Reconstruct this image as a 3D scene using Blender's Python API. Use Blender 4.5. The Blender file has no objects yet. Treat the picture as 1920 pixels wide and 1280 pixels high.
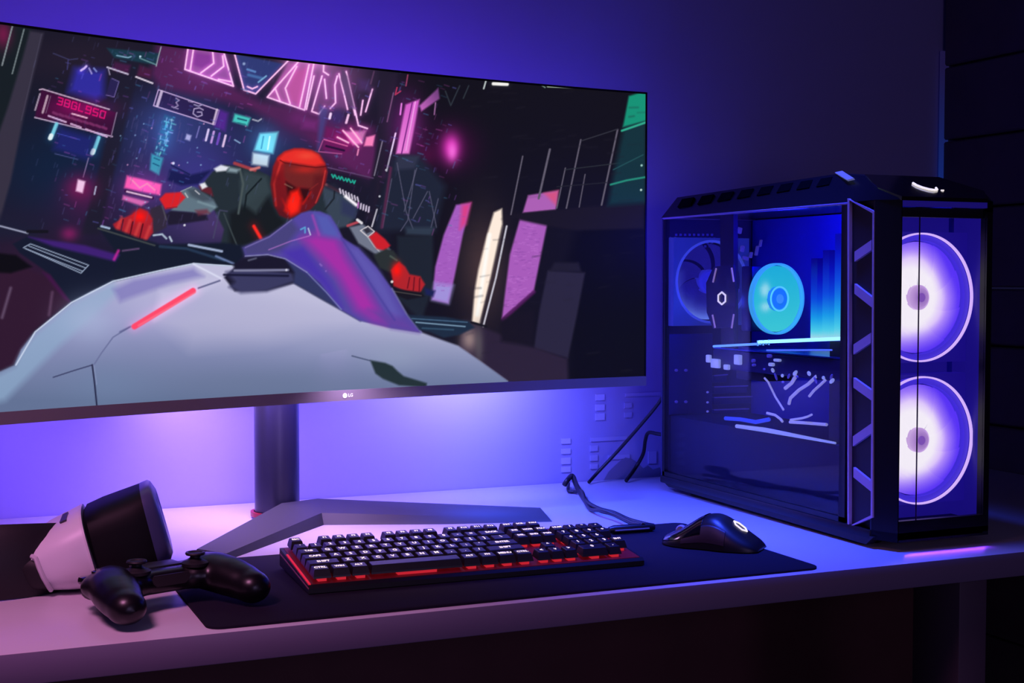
import bpy, bmesh, math, random
import numpy as np
from mathutils import Vector, Matrix, Euler
random.seed(7)
scene = bpy.context.scene
COL = scene.collection
scene.view_settings.view_transform = 'Standard'
scene.view_settings.look = 'None'
R = math.radians

# ------------------------------------------------------------------ camera maths
F = 2580.0
PSI, PIT = R(23.3), math.atan(115 / 2580.0)
ZD = 0.75                                     # desk top height
CAM = np.array([0, 0, ZD + 0.345])
FW = np.array([math.sin(PSI) * math.cos(PIT), math.cos(PSI) * math.cos(PIT), -math.sin(PIT)])
RT = np.array([math.cos(PSI), -math.sin(PSI), 0.0])
UP = np.cross(RT, FW)
def ray(px, py): return FW + RT * (px - 960) / F - UP * (py - 640) / F
def at_x(px, py, x): d = ray(px, py); return CAM + d * (x / d[0])
def at_y(px, py, y): d = ray(px, py); return CAM + d * (y / d[1])
def at_z(px, py, z=ZD): d = ray(px, py); return CAM + d * ((z - CAM[2]) / d[2])
def proj(P):
    v = np.asarray(P, float) - CAM
    z = v @ FW
    return np.stack([960 + F * (v @ RT) / z, 640 - F * (v @ UP) / z], -1)

cam_d = bpy.data.cameras.new('camera')
cam_d.sensor_width = 36.0
cam_d.lens = 36.0 * F / 1920.0
cam_d.clip_start = 0.02
cam = bpy.data.objects.new('camera', cam_d)
COL.objects.link(cam)
cam.matrix_world = Matrix(((RT[0], UP[0], -FW[0], CAM[0]), (RT[1], UP[1], -FW[1], CAM[1]),
                           (RT[2], UP[2], -FW[2], CAM[2]), (0, 0, 0, 1)))
scene.camera = cam

# ------------------------------------------------------------------ materials
def s2l(c):
    c = np.asarray(c, float) / 255.0
    return np.where(c <= 0.04045, c / 12.92, ((np.maximum(c, 0) + 0.055) / 1.055) ** 2.4)
def rgb(r, g, b): return tuple(float(v) for v in s2l((r, g, b)))
def mat(name, base=(40, 40, 40), rough=0.5, metal=0.0, emit=None, es=0.0, spec=0.5, noise=0.0, nscale=60.0, coat=0.0):
    m = bpy.data.materials.new(name); m.use_nodes = True
    nt = m.node_tree; b = nt.nodes['Principled BSDF']
    col = (*rgb(*base), 1)
    b.inputs['Base Color'].default_value = col
    b.inputs['Roughness'].default_value = rough
    b.inputs['Metallic'].default_value = metal
    b.inputs['Specular IOR Level'].default_value = spec
    if coat:
        b.inputs['Coat Weight'].default_value = coat
        b.inputs['Coat Roughness'].default_value = 0.08
    if emit is not None:
        b.inputs['Emission Color'].default_value = (*rgb(*emit), 1)
        b.inputs['Emission Strength'].default_value = es
    if noise > 0:
        tc = nt.nodes.new('ShaderNodeTexCoord'); nz = nt.nodes.new('ShaderNodeTexNoise')
        nz.inputs['Scale'].default_value = nscale; nz.inputs['Detail'].default_value = 4
        mx = nt.nodes.new('ShaderNodeMix'); mx.data_type = 'RGBA'
        mx.inputs[6].default_value = tuple(v * (1 - noise) for v in col[:3]) + (1,)
        mx.inputs[7].default_value = tuple(min(1, v * (1 + noise)) for v in col[:3]) + (1,)
        nt.links.new(tc.outputs['Object'], nz.inputs['Vector'])
        nt.links.new(nz.outputs['Fac'], mx.inputs[0])
        nt.links.new(mx.outputs[2], b.inputs['Base Color'])
    return m
def mat_glass(name, tint, gloss=0.08, rough=0.03):
    m = bpy.data.materials.new(name); m.use_nodes = True
    nt = m.node_tree; nt.nodes.remove(nt.nodes['Principled BSDF'])
    out = nt.nodes['Material Output']
    tr = nt.nodes.new('ShaderNodeBsdfTransparent'); tr.inputs['Color'].default_value = (*rgb(*tint), 1)
    gl = nt.nodes.new('ShaderNodeBsdfGlossy'); gl.inputs['Roughness'].default_value = rough
    gl.inputs['Color'].default_value = (1, 1, 1, 1)
    lw = nt.nodes.new('ShaderNodeLayerWeight'); lw.inputs['Blend'].default_value = 0.5
    pw = nt.nodes.new('ShaderNodeMath'); pw.operation = 'POWER'; pw.inputs[1].default_value = 4.0
    fr = nt.nodes.new('ShaderNodeMath'); fr.operation = 'MULTIPLY_ADD'; fr.inputs[1].default_value = 0.22; fr.inputs[2].default_value = gloss * 0.3
    nt.links.new(lw.outputs['Facing'], pw.inputs[0]); nt.links.new(pw.outputs[0], fr.inputs[0])
    mx = nt.nodes.new('ShaderNodeMixShader')
    nt.links.new(fr.outputs[0], mx.inputs[0]); nt.links.new(tr.outputs[0], mx.inputs[1]); nt.links.new(gl.outputs[0], mx.inputs[2])
    nt.links.new(mx.outputs[0], out.inputs['Surface'])
    return m
def mat_vc(name, strength=1.0, rough=0.35, base=(6, 6, 10)):
    """light-emitting surface whose colour is carried by the mesh's colour attribute"""
    m = mat(name, base, rough, spec=0.2)
    nt = m.node_tree; b = nt.nodes['Principled BSDF']
    a = nt.nodes.new('ShaderNodeVertexColor'); a.layer_name = 'Col'
    nt.links.new(a.outputs['Color'], b.inputs['Emission Color'])
    b.inputs['Emission Strength'].default_value = strength
    return m

# ------------------------------------------------------------------ mesh building
class MB:
    def __init__(s): s.bm = bmesh.new()
    def _mi(s, faces, mi):
        for f in faces: f.material_index = mi
    def box(s, c, d, rot=None, bevel=0.0, seg=2, mi=0):
        r = bmesh.ops.create_cube(s.bm, size=1.0)
        vs = r['verts']
        M = Matrix.Translation(Vector(c)) @ (rot.to_4x4() if rot is not None else Matrix.Identity(4)) @ Matrix.Diagonal((*d, 1))
        bmesh.ops.transform(s.bm, matrix=M, verts=vs)
        fs = {f for v in vs for f in v.link_faces}
        s._mi(fs, mi)
        if bevel > 0:
            es = list({e for v in vs for e in v.link_edges})
            bmesh.ops.bevel(s.bm, geom=es, offset=bevel, segments=seg, profile=0.5, affect='EDGES')
    def loft(s, loops, cap=True, mi=0, closed=True):
        L = [[s.bm.verts.new(Vector([float(q) for q in p])) for p in lp] for lp in loops]
        n = len(L[0])
        for a, b in zip(L[:-1], L[1:]):
            for i in range(n if closed else n - 1):
                j = (i + 1) % n
                try: s.bm.faces.new((a[i], a[j], b[j], b[i])).material_index = mi
                except ValueError: pass
        if cap and closed:
            for lp, rev in ((L[0], True), (L[-1], False)):
                try: s.bm.faces.new(lp[::-1] if rev else lp).material_index = mi
                except ValueError: pass
        return L
    def poly(s, pts, mi=0):
        f = s.bm.faces.new([s.bm.verts.new(Vector([float(q) for q in p])) for p in pts]); f.material_index = mi
    def slab(s, pts, off, mi=0):
        """polygon pts extruded by vector off"""
        o = np.asarray(off, float)
        s.loft([[np.asarray(p, float) for p in pts], [np.asarray(p, float) + o for p in pts]], mi=mi)
    def tube(s, pts, r, n=10, cap=True, mi=0, flat=1.0):
        pts = [Vector([float(q) for q in p]) for p in pts]
        rs = r if isinstance(r, (list, tuple)) else [r] * len(pts)
        loops = []; up = None
        for i, p in enumerate(pts):
            t = (pts[min(i + 1, len(pts) - 1)] - pts[max(i - 1, 0)]).normalized()
            if up is None:
                up = Vector((0, 0, 1)) if abs(t.z) < 0.9 else Vector((1, 0, 0))
            sx = t.cross(up).normalized(); up = sx.cross(t).normalized()
            loops.append([p + sx * math.cos(a) * rs[i] + up * math.sin(a) * rs[i] * flat for a in [2 * math.pi * k / n for k in range(n)]])
        s.loft(loops, cap=cap, mi=mi)
    def lathe(s, prof, M, n=48, mi=0, closed_prof=False):
        loops = [[M @ Vector((max(r, 1e-5) * math.cos(2 * math.pi * k / n), max(r, 1e-5) * math.sin(2 * math.pi * k / n), z)) for k in range(n)] for r, z in prof]
        if closed_prof: loops.append(loops[0])
        s.loft(loops, cap=not closed_prof, mi=mi)
    def ellipsoid(s, c, d, rot=None, n=24, mi=0):
        r = bmesh.ops.create_uvsphere(s.bm, u_segments=n, v_segments=n // 2, radius=1.0)
        M = Matrix.Translation(Vector(c)) @ (rot.to_4x4() if rot is not None else Matrix.Identity(4)) @ Matrix.Diagonal((*d, 1))
        bmesh.ops.transform(s.bm, matrix=M, verts=r['verts'])
        s._mi({f for v in r['verts'] for f in v.link_faces}, mi)
    def text(s, body, size, M, mi=0, offset=0.0, extrude=0.0):
        cu = bpy.data.curves.new('lettering', 'FONT'); cu.body = body; cu.size = size
        cu.align_x = 'CENTER'; cu.align_y = 'CENTER'; cu.resolution_u = 2; cu.offset = offset; cu.extrude = extrude
        o = bpy.data.objects.new('lettering', cu); COL.objects.link(o)
        dg = bpy.context.evaluated_depsgraph_get()
        me = bpy.data.meshes.new_from_object(o.evaluated_get(dg))
        n0 = len(s.bm.faces); v0 = len(s.bm.verts)
        s.bm.from_mesh(me)
        s.bm.verts.ensure_lookup_table(); s.bm.faces.ensure_lookup_table()
        for v in s.bm.verts[v0:]: v.co = M @ v.co
        for f in s.bm.faces[n0:]: f.material_index = mi
        bpy.data.objects.remove(o); bpy.data.curves.remove(cu); bpy.data.meshes.remove(me)
    def mesh(s, name, origin=(0, 0, 0), smooth=35, fix=True):
        if fix: bmesh.ops.recalc_face_normals(s.bm, faces=s.bm.faces)
        me = bpy.data.meshes.new(name)
        for v in s.bm.verts: v.co -= Vector(origin)
        s.bm.to_mesh(me); s.bm.free()
        if smooth:
            me.polygons.foreach_set('use_smooth', [True] * len(me.polygons))
            me.set_sharp_from_angle(angle=R(smooth))
        return me

def tag(o, label=None, cat=None, group=None, kind=None):
    for k, v in (('label', label), ('category', cat), ('group', group), ('kind', kind)):
        if v: o[k] = v
    return o
def thing(name, label, cat, loc, rotz=0.0, group=None):
    o = bpy.data.objects.new(name, None); COL.objects.link(o)
    o.location = [float(v) for v in loc]; o.rotation_euler = (0, 0, rotz); o.empty_display_size = 0.02
    return tag(o, label, cat, group)
def obj(name, mb, mats, parent=None, origin=None, smooth=35, label=None):
    """one mesh object; with a parent the mesh is in world metres and re-based on the thing's origin unless origin says otherwise"""
    if origin is None:
        q = parent
        while q is not None and q.parent is not None: q = q.parent
        origin = tuple(q.location) if q is not None else (0, 0, 0)
    me = mb.mesh(name, origin, smooth) if isinstance(mb, MB) else mb
    for m in (mats if isinstance(mats, (list, tuple)) else [mats]): me.materials.append(m)
    o = bpy.data.objects.new(name, me); COL.objects.link(o)
    if parent is not None: o.parent = parent
    elif any(origin): o.location = origin
    if label: o['label'] = label
    return o
def solo(name, mb, mats, label, cat, origin=(0, 0, 0), smooth=35):
    return tag(obj(name, mb, mats, None, origin, smooth), label, cat)
def struct(name, mb, mats):
    return tag(obj(name, mb, mats, None, (0, 0, 0)), kind='structure')
def paint(me, fn):
    """give a mesh a colour attribute from a function of vertex positions (n,3)->(n,3) in sRGB 0..255"""
    n = len(me.vertices); co = np.empty(n * 3); me.vertices.foreach_get('co', co); co = co.reshape(-1, 3)
    a = me.color_attributes.new('Col', 'FLOAT_COLOR', 'POINT')
    out = np.ones((n, 4)); out[:, :3] = s2l(np.clip(fn(co), 0, 255))
    a.data.foreach_set('color', out.ravel())
def fuse(mb, voxel, smooth_it=6):
    """merge overlapping solids of a builder into one continuous skin"""
    me = mb.mesh('fused', smooth=0)
    o = bpy.data.objects.new('fused', me); COL.objects.link(o)
    r = o.modifiers.new('r', 'REMESH'); r.mode = 'VOXEL'; r.voxel_size = voxel
    k = o.modifiers.new('s', 'SMOOTH'); k.iterations = smooth_it; k.factor = 0.5
    out = bpy.data.meshes.new_from_object(o.evaluated_get(bpy.context.evaluated_depsgraph_get()))
    bpy.data.objects.remove(o); bpy.data.meshes.remove(me)
    out.polygons.foreach_set('use_smooth', [True] * len(out.polygons))
    return out

M_wall = mat('wall_paint', (160, 156, 204), 0.75, noise=0.03, nscale=9)
M_dark = mat('black_plastic', (22, 21, 26), 0.38)
M_black = mat('matte_black', (12, 12, 15), 0.55)
M_gloss = mat('gloss_black', (8, 8, 11), 0.14, coat=0.6)
M_white = mat('warm_white_led', (200, 200, 200), 0.5, emit=(255, 245, 240), es=0.9)

# ------------------------------------------------------------------ setting
YW, XW = 2.11, 1.80
m = MB(); m.box((0.3, YW + 0.05, 1.2), (3.2, 0.1, 2.4)); struct('wall_back', m, M_wall)
M_plank = mat('dark_plank', (76, 66, 74), 0.6, noise=0.25, nscale=14)
m = MB()
z = 0.0
for k, hgt in enumerate([0.16, 0.13, 0.15, 0.14, 0.12, 0.13, 0.145, 0.105, 0.15, 0.13, 0.14, 0.15, 0.16, 0.15, 0.16, 0.15, 0.13]):
    m.box((XW + 0.05, 0.9, z + hgt / 2), (0.1, 2.4, hgt - 0.004), bevel=0.003, seg=1); z += hgt
struct('wall_right', m, M_plank)
m = MB(); m.box((0.3, 0.5, -0.05), (3.2, 3.4, 0.1)); struct('floor', m, mat('floor_boards', (38, 30, 32), 0.5, noise=0.3, nscale=5))

# ------------------------------------------------------------------ desk
M_lam = mat('white_laminate', (205, 200, 208), 0.33, noise=0.02, nscale=30)
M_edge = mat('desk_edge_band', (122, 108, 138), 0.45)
M_under = mat('dark_brown_panel', (104, 66, 64), 0.6, noise=0.25, nscale=8)
desk = thing('desk', 'long white laminate desk with a thick front edge, along the back wall', 'desk', (0.6, 1.72, 0))
m = MB(); m.box((0.6, (1.338 + 2.108) / 2, ZD - 0.0155), (2.39, 2.108 - 1.338, 0.031), bevel=0.0012, seg=2)
m.bm.faces.ensure_lookup_table()
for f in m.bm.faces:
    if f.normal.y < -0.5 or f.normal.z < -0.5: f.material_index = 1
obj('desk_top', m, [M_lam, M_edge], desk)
m = MB(); m.box((0.6, 1.98, 0.4), (2.3, 0.018, 0.56)); obj('back_panel', m, M_under, desk)
for x in (1.238, -0.5):
    m = MB(); m.box((x, 1.42, (ZD - 0.031) / 2), (0.045, 0.09, ZD - 0.031), bevel=0.002); obj('leg_panel', m, mat('leg_panel', (92, 76, 92), 0.6, noise=0.15, nscale=10), desk)

# faint city pattern of thin pale shapes on the wall between monitor and computer
pale_shapes = thing('wall_pale_shapes', 'faint pale city-window squares on the wall behind the cables', 'pale_shapes', (1.1, YW, 0.9))
M_mw, M_mf, M_mt = mat('pale_window', (190, 187, 226), 0.75), mat('pale_faint', (174, 170, 213), 0.75), mat('tree_shape', (122, 118, 150), 0.8)
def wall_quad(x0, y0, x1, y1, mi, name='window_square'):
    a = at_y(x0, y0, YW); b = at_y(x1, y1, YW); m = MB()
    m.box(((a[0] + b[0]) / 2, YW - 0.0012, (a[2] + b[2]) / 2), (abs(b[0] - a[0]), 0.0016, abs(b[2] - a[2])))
    obj(name, m, (M_mw, M_mf)[mi], pale_shapes)
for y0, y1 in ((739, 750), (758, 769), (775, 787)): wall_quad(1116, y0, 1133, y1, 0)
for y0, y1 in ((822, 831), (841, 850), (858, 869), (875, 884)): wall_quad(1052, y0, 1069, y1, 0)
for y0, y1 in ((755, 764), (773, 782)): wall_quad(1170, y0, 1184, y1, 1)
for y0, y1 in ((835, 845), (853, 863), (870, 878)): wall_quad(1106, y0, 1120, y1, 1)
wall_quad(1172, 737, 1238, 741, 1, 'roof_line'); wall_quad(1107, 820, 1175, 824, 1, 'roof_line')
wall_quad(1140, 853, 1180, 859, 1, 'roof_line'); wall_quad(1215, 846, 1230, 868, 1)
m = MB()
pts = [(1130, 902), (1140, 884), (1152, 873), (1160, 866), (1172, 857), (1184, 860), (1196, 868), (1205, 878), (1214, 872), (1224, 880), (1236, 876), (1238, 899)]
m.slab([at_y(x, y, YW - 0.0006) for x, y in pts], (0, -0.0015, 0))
obj('tree_silhouette', m, M_mt, pale_shapes, label='dim grey treetop silhouette low on the wall')

# vertical light strip in the corner of the room
a = at_y(1768, 470, YW - 0.012)
m = MB(); nz = 40
z0, z1, xs = 0.9, 1.53, a[0]
m.loft([[(xs - 0.0085, YW - 0.006, z0 + (z1 - z0) * k / nz), (xs - 0.0085, YW - 0.012, z0 + (z1 - z0) * k / nz), (xs + 0.0085, YW - 0.012, z0 + (z1 - z0) * k / nz), (xs + 0.0085, YW - 0.006, z0 + (z1 - z0) * k / nz)] for k in range(nz + 1)])
so = solo('light_strip', m, mat_vc('blue_strip_light', 1.0), 'thin dim blue vertical light strip in the room corner behind the tower', 'light strip', origin=(xs, YW - 0.009, z0), smooth=0)
def strip_col(co):
    t = np.clip((co[:, 2] - 0.30) / 0.30, 0, 1)[:, None]
    return (1 - t) * np.array([14, 44, 128.]) + t * np.array([26, 20, 62.])
paint(so.data, strip_col)

# ------------------------------------------------------------------ monitor
MC, MY, MW, MR = np.array([0.5245, 1.781]), 0.2395, 1.012, 2.9
MZ0, MZ1, CHIN, BEZ = 0.9332, 1.3806, 0.0145, 0.0028
def mon(s, z, back=0.0):
    """point on the curved monitor: s metres along the face from its middle, height z, back metres behind the face"""
    s = np.asarray(s, float); a = s / MR; r = MR + back
    lx, ly = r * np.sin(a), r * np.cos(a) - MR
    c, sn = math.cos(MY), math.sin(MY)
    # centre of curvature lies in front of the screen
    return np.stack([MC[0] + lx * c - ly * sn, MC[1] + lx * sn + ly * c, np.broadcast_to(np.asarray(z, float), s.shape)], -1)
monitor = thing('monitor', 'large black curved ultrawide monitor showing a neon city racing game', 'monitor', (0.475, 1.97, ZD))
M_bezel = mat('bezel_grey', (122, 122, 122), 0.5)
M_shell = mat('monitor_back', (26, 26, 30), 0.5)
# back shell
m = MB(); ss = np.linspace(-MW / 2, MW / 2, 41)
loops = []
for s_ in ss:
    e = 1 - (abs(s_) / (MW / 2)) ** 4
    t = 0.012 + 0.035 * e
    loops.append([mon(s_, MZ0, 0.0035), mon(s_, MZ1, 0.0035), mon(s_, MZ1, 0.012), mon(s_, MZ1 - 0.05, t), mon(s_, MZ0 + 0.05, t), mon(s_, MZ0, 0.012)])
m.loft(loops); obj('back_shell', m, M_shell, monitor)
# bezel: top, sides, chin
m = MB()
def strip(sA, sB, zA, zB, f, b, n, mi=0):
    m.loft([[mon(s_, zA, b), mon(s_, zA, f), mon(s_, zB, f), mon(s_, zB, b)] for s_ in np.linspace(sA, sB, n)], mi=mi)
strip(-MW / 2, MW / 2, MZ1 - BEZ, MZ1, -0.001, 0.004, 41, 1)
strip(-MW / 2, -MW / 2 + BEZ, MZ0, MZ1, -0.001, 0.004, 2, 1)
strip(MW / 2 - BEZ, MW / 2, MZ0 + CHIN, MZ1, -0.001, 0.004, 2, 1)
strip(-MW / 2, MW / 2, MZ0, MZ0 + CHIN, -0.0015, 0.004, 41, 0)
obj('bezel', m, [M_bezel, mat('thin_black_bezel', (9, 9, 12), 0.4)], monitor)
# brand mark on the chin
m = MB()
p = at_y(651, 738, 1.78)
zc = MZ0 + CHIN * 0.5
def on_chin(sx, sz): return mon(sx, zc + sz, -0.0018)
def chin_M(s0):
    o = on_chin(s0, 0); ex = Vector(on_chin(s0 + 0.001, 0) - o).normalized(); ez = Vector((0, 0, 1))
    ey = ez.cross(ex)
    return Matrix(((ex.x, ez.x, -ey.x, o[0]), (ex.y, ez.y, -ey.y, o[1]), (ex.z, ez.z, -ey.z, o[2]), (0, 0, 0, 1)))
Mx = chin_M(-0.003)
n = 28
rp = 0.0034
ring = [Mx @ Vector((rp * math.cos(2 * math.pi * k / n), rp * math.sin(2 * math.pi * k / n), 0.0002)) for k in range(n)]
m.poly(ring)
m.text('LG', 0.0062, chin_M(0.0058), offset=0.00012)
# the face in the disc: a small L-shaped nose, an eye, and the open smile of the ring
m.poly([Mx @ Vector((x * rp, y * rp, 0.0004)) for x, y in ((-0.1, 0.5), (0.06, 0.5), (0.06, -0.25), (0.4, -0.25), (0.4, -0.4), (-0.1, -0.4))], mi=1)
m.poly([Mx @ Vector((rp * (-0.42 + 0.14 * math.cos(k)), rp * (0.38 + 0.14 * math.sin(k)), 0.0004)) for k in np.linspace(0, 5.6, 8)], mi=1)
obj('brand_mark', m, [mat('brand_white', (225, 225, 232), 0.5, emit=(235, 235, 240), es=0.55), M_bezel], monitor, smooth=0)

# ------------------------------------------------------------------ the picture on the screen
NX, NY = 1000, 450
sg = np.linspace(-MW / 2 + BEZ, MW / 2 - BEZ, NX); zg = np.linspace(MZ0 + CHIN, MZ1 - BEZ, NY)
SS, ZZ = np.meshgrid(sg, zg)
V3 = mon(SS.ravel(), ZZ.ravel(), 0.0)
P = proj(V3)                                   # picture coordinates in which the drawing below was traced
PX, PY = P[:, 0].copy(), P[:, 1].copy()
IMG = np.zeros((NX * NY, 3)); IMG[:] = (24, 23, 38)
def A(c): return np.asarray(c, float)
def _sel(x0, y0, x1, y1): return np.nonzero((PX > x0) & (PX < x1) & (PY > y0) & (PY < y1))[0]
def _grad(idx, c, c2, g):
    if c2 is None: return A(c)
    (gx, gy), (hx, hy) = g
    t = ((PX[idx] - gx) * (hx - gx) + (PY[idx] - gy) * (hy - gy)) / ((hx - gx) ** 2 + (hy - gy) ** 2)
    t = np.clip(t, 0, 1)[:, None]
    return A(c) * (1 - t) + A(c2) * t
def _segd(x, y, a, b):
    ax, ay = a; bx, by = b; dx, dy = bx - ax, by - ay
    t = np.clip(((x - ax) * dx + (y - ay) * dy) / (dx * dx + dy * dy + 1e-9), 0, 1)
    return np.hypot(x - ax - t * dx, y - ay - t * dy)
def pg(pts, c, soft=1.5, a=1.0, c2=None, g=None):
    xs = [p[0] for p in pts]; ys = [p[1] for p in pts]
    idx = _sel(min(xs) - soft, min(ys) - soft, max(xs) + soft, max(ys) + soft)
    if not len(idx): return
    x, y = PX[idx], PY[idx]
    ins = np.zeros(len(idx), bool); d = np.full(len(idx), 1e9)
    for (ax, ay), (bx, by) in zip(pts, pts[1:] + pts[:1]):
        cnd = (ay > y) != (by > y)
        ins ^= cnd & (x < (bx - ax) * (y - ay) / ((by - ay) if by != ay else 1e-9) + ax)
        d = np.minimum(d, _segd(x, y, (ax, ay), (bx, by)))
    sd = np.where(ins, d, -d)
    k = (np.clip(0.5 + sd / (2 * soft), 0, 1) * a)[:, None]
    IMG[idx] = IMG[idx] * (1 - k) + _grad(idx, c, c2, g) * k
def ln(pts, c, w=2.0, soft=1.3, a=1.0, gl=0, gc=None):
    """stroke; gl adds a soft glow around it"""
    r = w / 2 + soft + gl * 2.2
    xs = [p[0] for p in pts]; ys = [p[1] for p in pts]
    idx = _sel(min(xs) - r, min(ys) - r, max(xs) + r, max(ys) + r)
    if not len(idx): return
    x, y = PX[idx], PY[idx]; d = np.full(len(idx), 1e9)
    if len(pts) == 1: pts = pts * 2
    for p, q in zip(pts[:-1], pts[1:]): d = np.minimum(d, _segd(x, y, p, q))
    if gl:
        IMG[idx] = np.minimum(255, IMG[idx] + A(gc or c) * (0.35 * np.exp(-(d / gl) ** 2))[:, None])
    k = (np.clip((w / 2 + soft / 2 - d) / soft, 0, 1) * a)[:, None]
    IMG[idx] = IMG[idx] * (1 - k) + A(c) * k
def gw(x, y, rx, ry, c, a=1.0):
    idx = _sel(x - rx * 2.6, y - ry * 2.6, x + rx * 2.6, y + ry * 2.6)
    if not len(idx): return
    k = np.exp(-(((PX[idx] - x) / rx) ** 2 + ((PY[idx] - y) / ry) ** 2)) * a
    IMG[idx] = np.minimum(255, IMG[idx] + A(c) * k[:, None])
def mx(x, y, rx, ry, c, a=1.0):
    idx = _sel(x - rx * 2.6, y - ry * 2.6, x + rx * 2.6, y + ry * 2.6)
    if not len(idx): return
    k = (np.exp(-(((PX[idx] - x) / rx) ** 2 + ((PY[idx] - y) / ry) ** 2)) * a)[:, None]
    IMG[idx] = IMG[idx] * (1 - k) + A(c) * k
def T(o, s, pts): return [(o[0] + x / s, o[1] + y / s) for x, y in pts]
rnd = random.Random(3)

# -- far city: tones
mx(120, 330, 150, 120, (16, 34, 62), 0.95); mx(60, 520, 130, 110, (50, 26, 54), 0.85); mx(160, 110, 150, 50, (38, 30, 46), 0.8)
mx(370, 330, 110, 130, (58, 52, 130), 1.0); mx(330, 230, 80, 60, (48, 56, 108), 0.9); mx(520, 260, 90, 50, (40, 52, 100), 0.9)
mx(430, 420, 110, 40, (78, 56, 104), 0.8); mx(270, 360, 50, 80, (60, 46, 96), 0.7); mx(165, 390, 60, 40, (70, 26, 70), 0.6)
pg([(755, 120), (1300, 120), (1300, 800), (930, 800), (850, 640), (740, 560), (740, 300)], (20, 18, 28), 14)
pg([(1090, 400), (1300, 380), (1300, 800), (1070, 740), (1060, 500)], (13, 12, 18), 12)
# maroon haze under the big neon sign
pg([(295, 80), (360, 90), (345, 130), (440, 165), (490, 190), (610, 212), (700, 240), (720, 330), (690, 345), (620, 290), (560, 250), (470, 205), (420, 190), (300, 165), (282, 140)], (80, 34, 82), 9)
mx(560, 235, 60, 30, (72, 34, 82), 0.7); mx(650, 280, 60, 50, (98, 34, 92), 0.8)
# -- left dark columns
pg([(0, 40), (60, 55), (20, 260), (-40, 420), (-200, 500), (-200, 40)], (22, 30, 36), 3)
mx(6, 64, 16, 26, (112, 26, 70), 0.95)
ln([(23, 50), (4, 122)], (126, 134, 140), 3); ln([(45, 55), (23, 138)], (112, 124, 128), 2.6)
pg([(56, 58), (82, 62), (70, 110), (45, 215), (20, 340), (-8, 440), (-60, 460), (-30, 330), (15, 200), (42, 110)], (54, 49, 66), 3)
ln([(78, 64), (40, 225)], (70, 66, 86), 2, a=0.7)
pg([(232, 98), (266, 104), (240, 215), (212, 330), (186, 440), (152, 440), (190, 300), (215, 190)], (30, 28, 46), 4)
pg([(200, 90), (300, 100), (292, 122), (214, 108)], (26, 56, 72), 2)
ln([(219, 104), (240, 108), (246, 106)], (120, 160, 185), 2.5); ln([(262, 109), (292, 121)], (100, 140, 150), 2.2)
ln([(302, 88), (296, 110), (293, 124)], (150, 160, 170), 2); ln([(263, 106)], (190, 220, 240), 4)
pg([(215, 116), (245, 122), (240, 140), (212, 132)], (66, 28, 66), 3); pg([(262, 122), (285, 130), (282, 148), (256, 142)], (70, 28, 62), 3)
ln([(201, 126), (240, 139)], (190, 180, 205), 3); ln([(203, 128), (206, 140)], (150, 140, 170), 2); ln([(255, 144), (286, 156)], (208, 196, 214), 3.2)
# blue panel
pg([(140, 128), (196, 132), (195, 180), (180, 188), (128, 172)], (48, 44, 156), 9)
ln([(152, 132), (158, 128), (162, 124)], (205, 180, 245), 4, gl=6, gc=(90, 60, 200)); ln([(167, 128), (172, 138)], (150, 140, 210), 3); ln([(176, 128), (181, 134)], (120, 130, 200), 3)
ln([(100, 100), (130, 112), (146, 110)], (58, 56, 92), 2); ln([(128, 112), (126, 130)], (62, 58, 110), 2)
pg([(207, 146), (224, 153), (214, 183), (199, 178)], (40, 34, 80), 1.5); ln([(210, 147), (223, 153), (214, 182), (199, 178)], (104, 92, 150), 1.6)
# sign with the model number
pg([(77, 167), (218, 211), (208, 257), (65, 220)], (58, 16, 54), 2)
gw(155, 203, 55, 18, (120, 0, 60), 0.55)
ln([(74, 168), (80, 167), (205, 205)], (196, 168, 196), 2.4); ln([(65, 220), (211, 256)], (188, 168, 196), 2.2)
ln([(219, 211), (208, 257)], (132, 110, 140), 2); ln([(75, 176), (66, 206)], (190, 170, 190), 3.2, a=.8); ln([(89, 180), (80, 211)], (196, 170, 186), 4.2, a=.85); ln([(95, 180), (86, 212)], (110, 80, 110), 1.6)
STROKE = {'3': [[(0, 1), (1, 1), (1, 0), (0, 0)], [(0.2, 0.5), (1, 0.5)]], '8': [[(0, 0), (1, 0), (1, 1), (0, 1), (0, 0)], [(0, .5), (1, .5)]],
          'G': [[(1, .85), (.8, 1), (0, 1), (0, 0), (1, 0), (1, .5), (.55, .5)]], 'L': [[(0, 1), (0, 0), (.9, 0)]],
          '9': [[(1, .5), (0, .5), (0, 1), (1, 1), (1, 0), (0, 0)]], '5': [[(1, 1), (0, 1), (0, .5), (1, .5), (1, 0), (0, 0)]], '0': [[(0, 0), (1, 0), (1, 1), (0, 1), (0, 0)]]}
ux, uy = (0.955, 0.297), (0.22, -0.975)
for i, ch in enumerate('38GL950'):
    ox, oy = 107 + ux[0] * 13.9 * i, 194.5 + ux[1] * 13.9 * i
    for st in STROKE[ch]:
        ln([(ox + ux[0] * 9 * x + uy[0] * 12.5 * y, oy + ux[1] * 9 * x + uy[1] * 12.5 * y) for x, y in st], (228, 22, 116), 2.3, 1.2)
ln([(135, 213), (163, 221)], (226, 170, 200), 3)
for k in range(9): ln([(100 + k * 11.5, 211 + k * 3.4), (107 + k * 11.5, 214 + k * 3.4)], (118, 44, 96), 5, 2.5)
for k in range(16):
    if k in (5, 9): continue
    ln([(91 + k * 7.0, 217 + k * 2.5), (95.5 + k * 7.0, 218.8 + k * 2.5)], (200, 160, 200), 3.4, 1.4)
for (x0, y0, x1, y1) in ((106, 233, 96, 258), (185, 258, 175, 286)):
    ln([(x0, y0), (x1, y1)], (120, 205, 226), 7, 2.5, gl=10, gc=(20, 80, 110)); ln([(x1, y1 - 4), (x1 - 2, y1 + 1)], (225, 240, 245), 8, 2)
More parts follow.
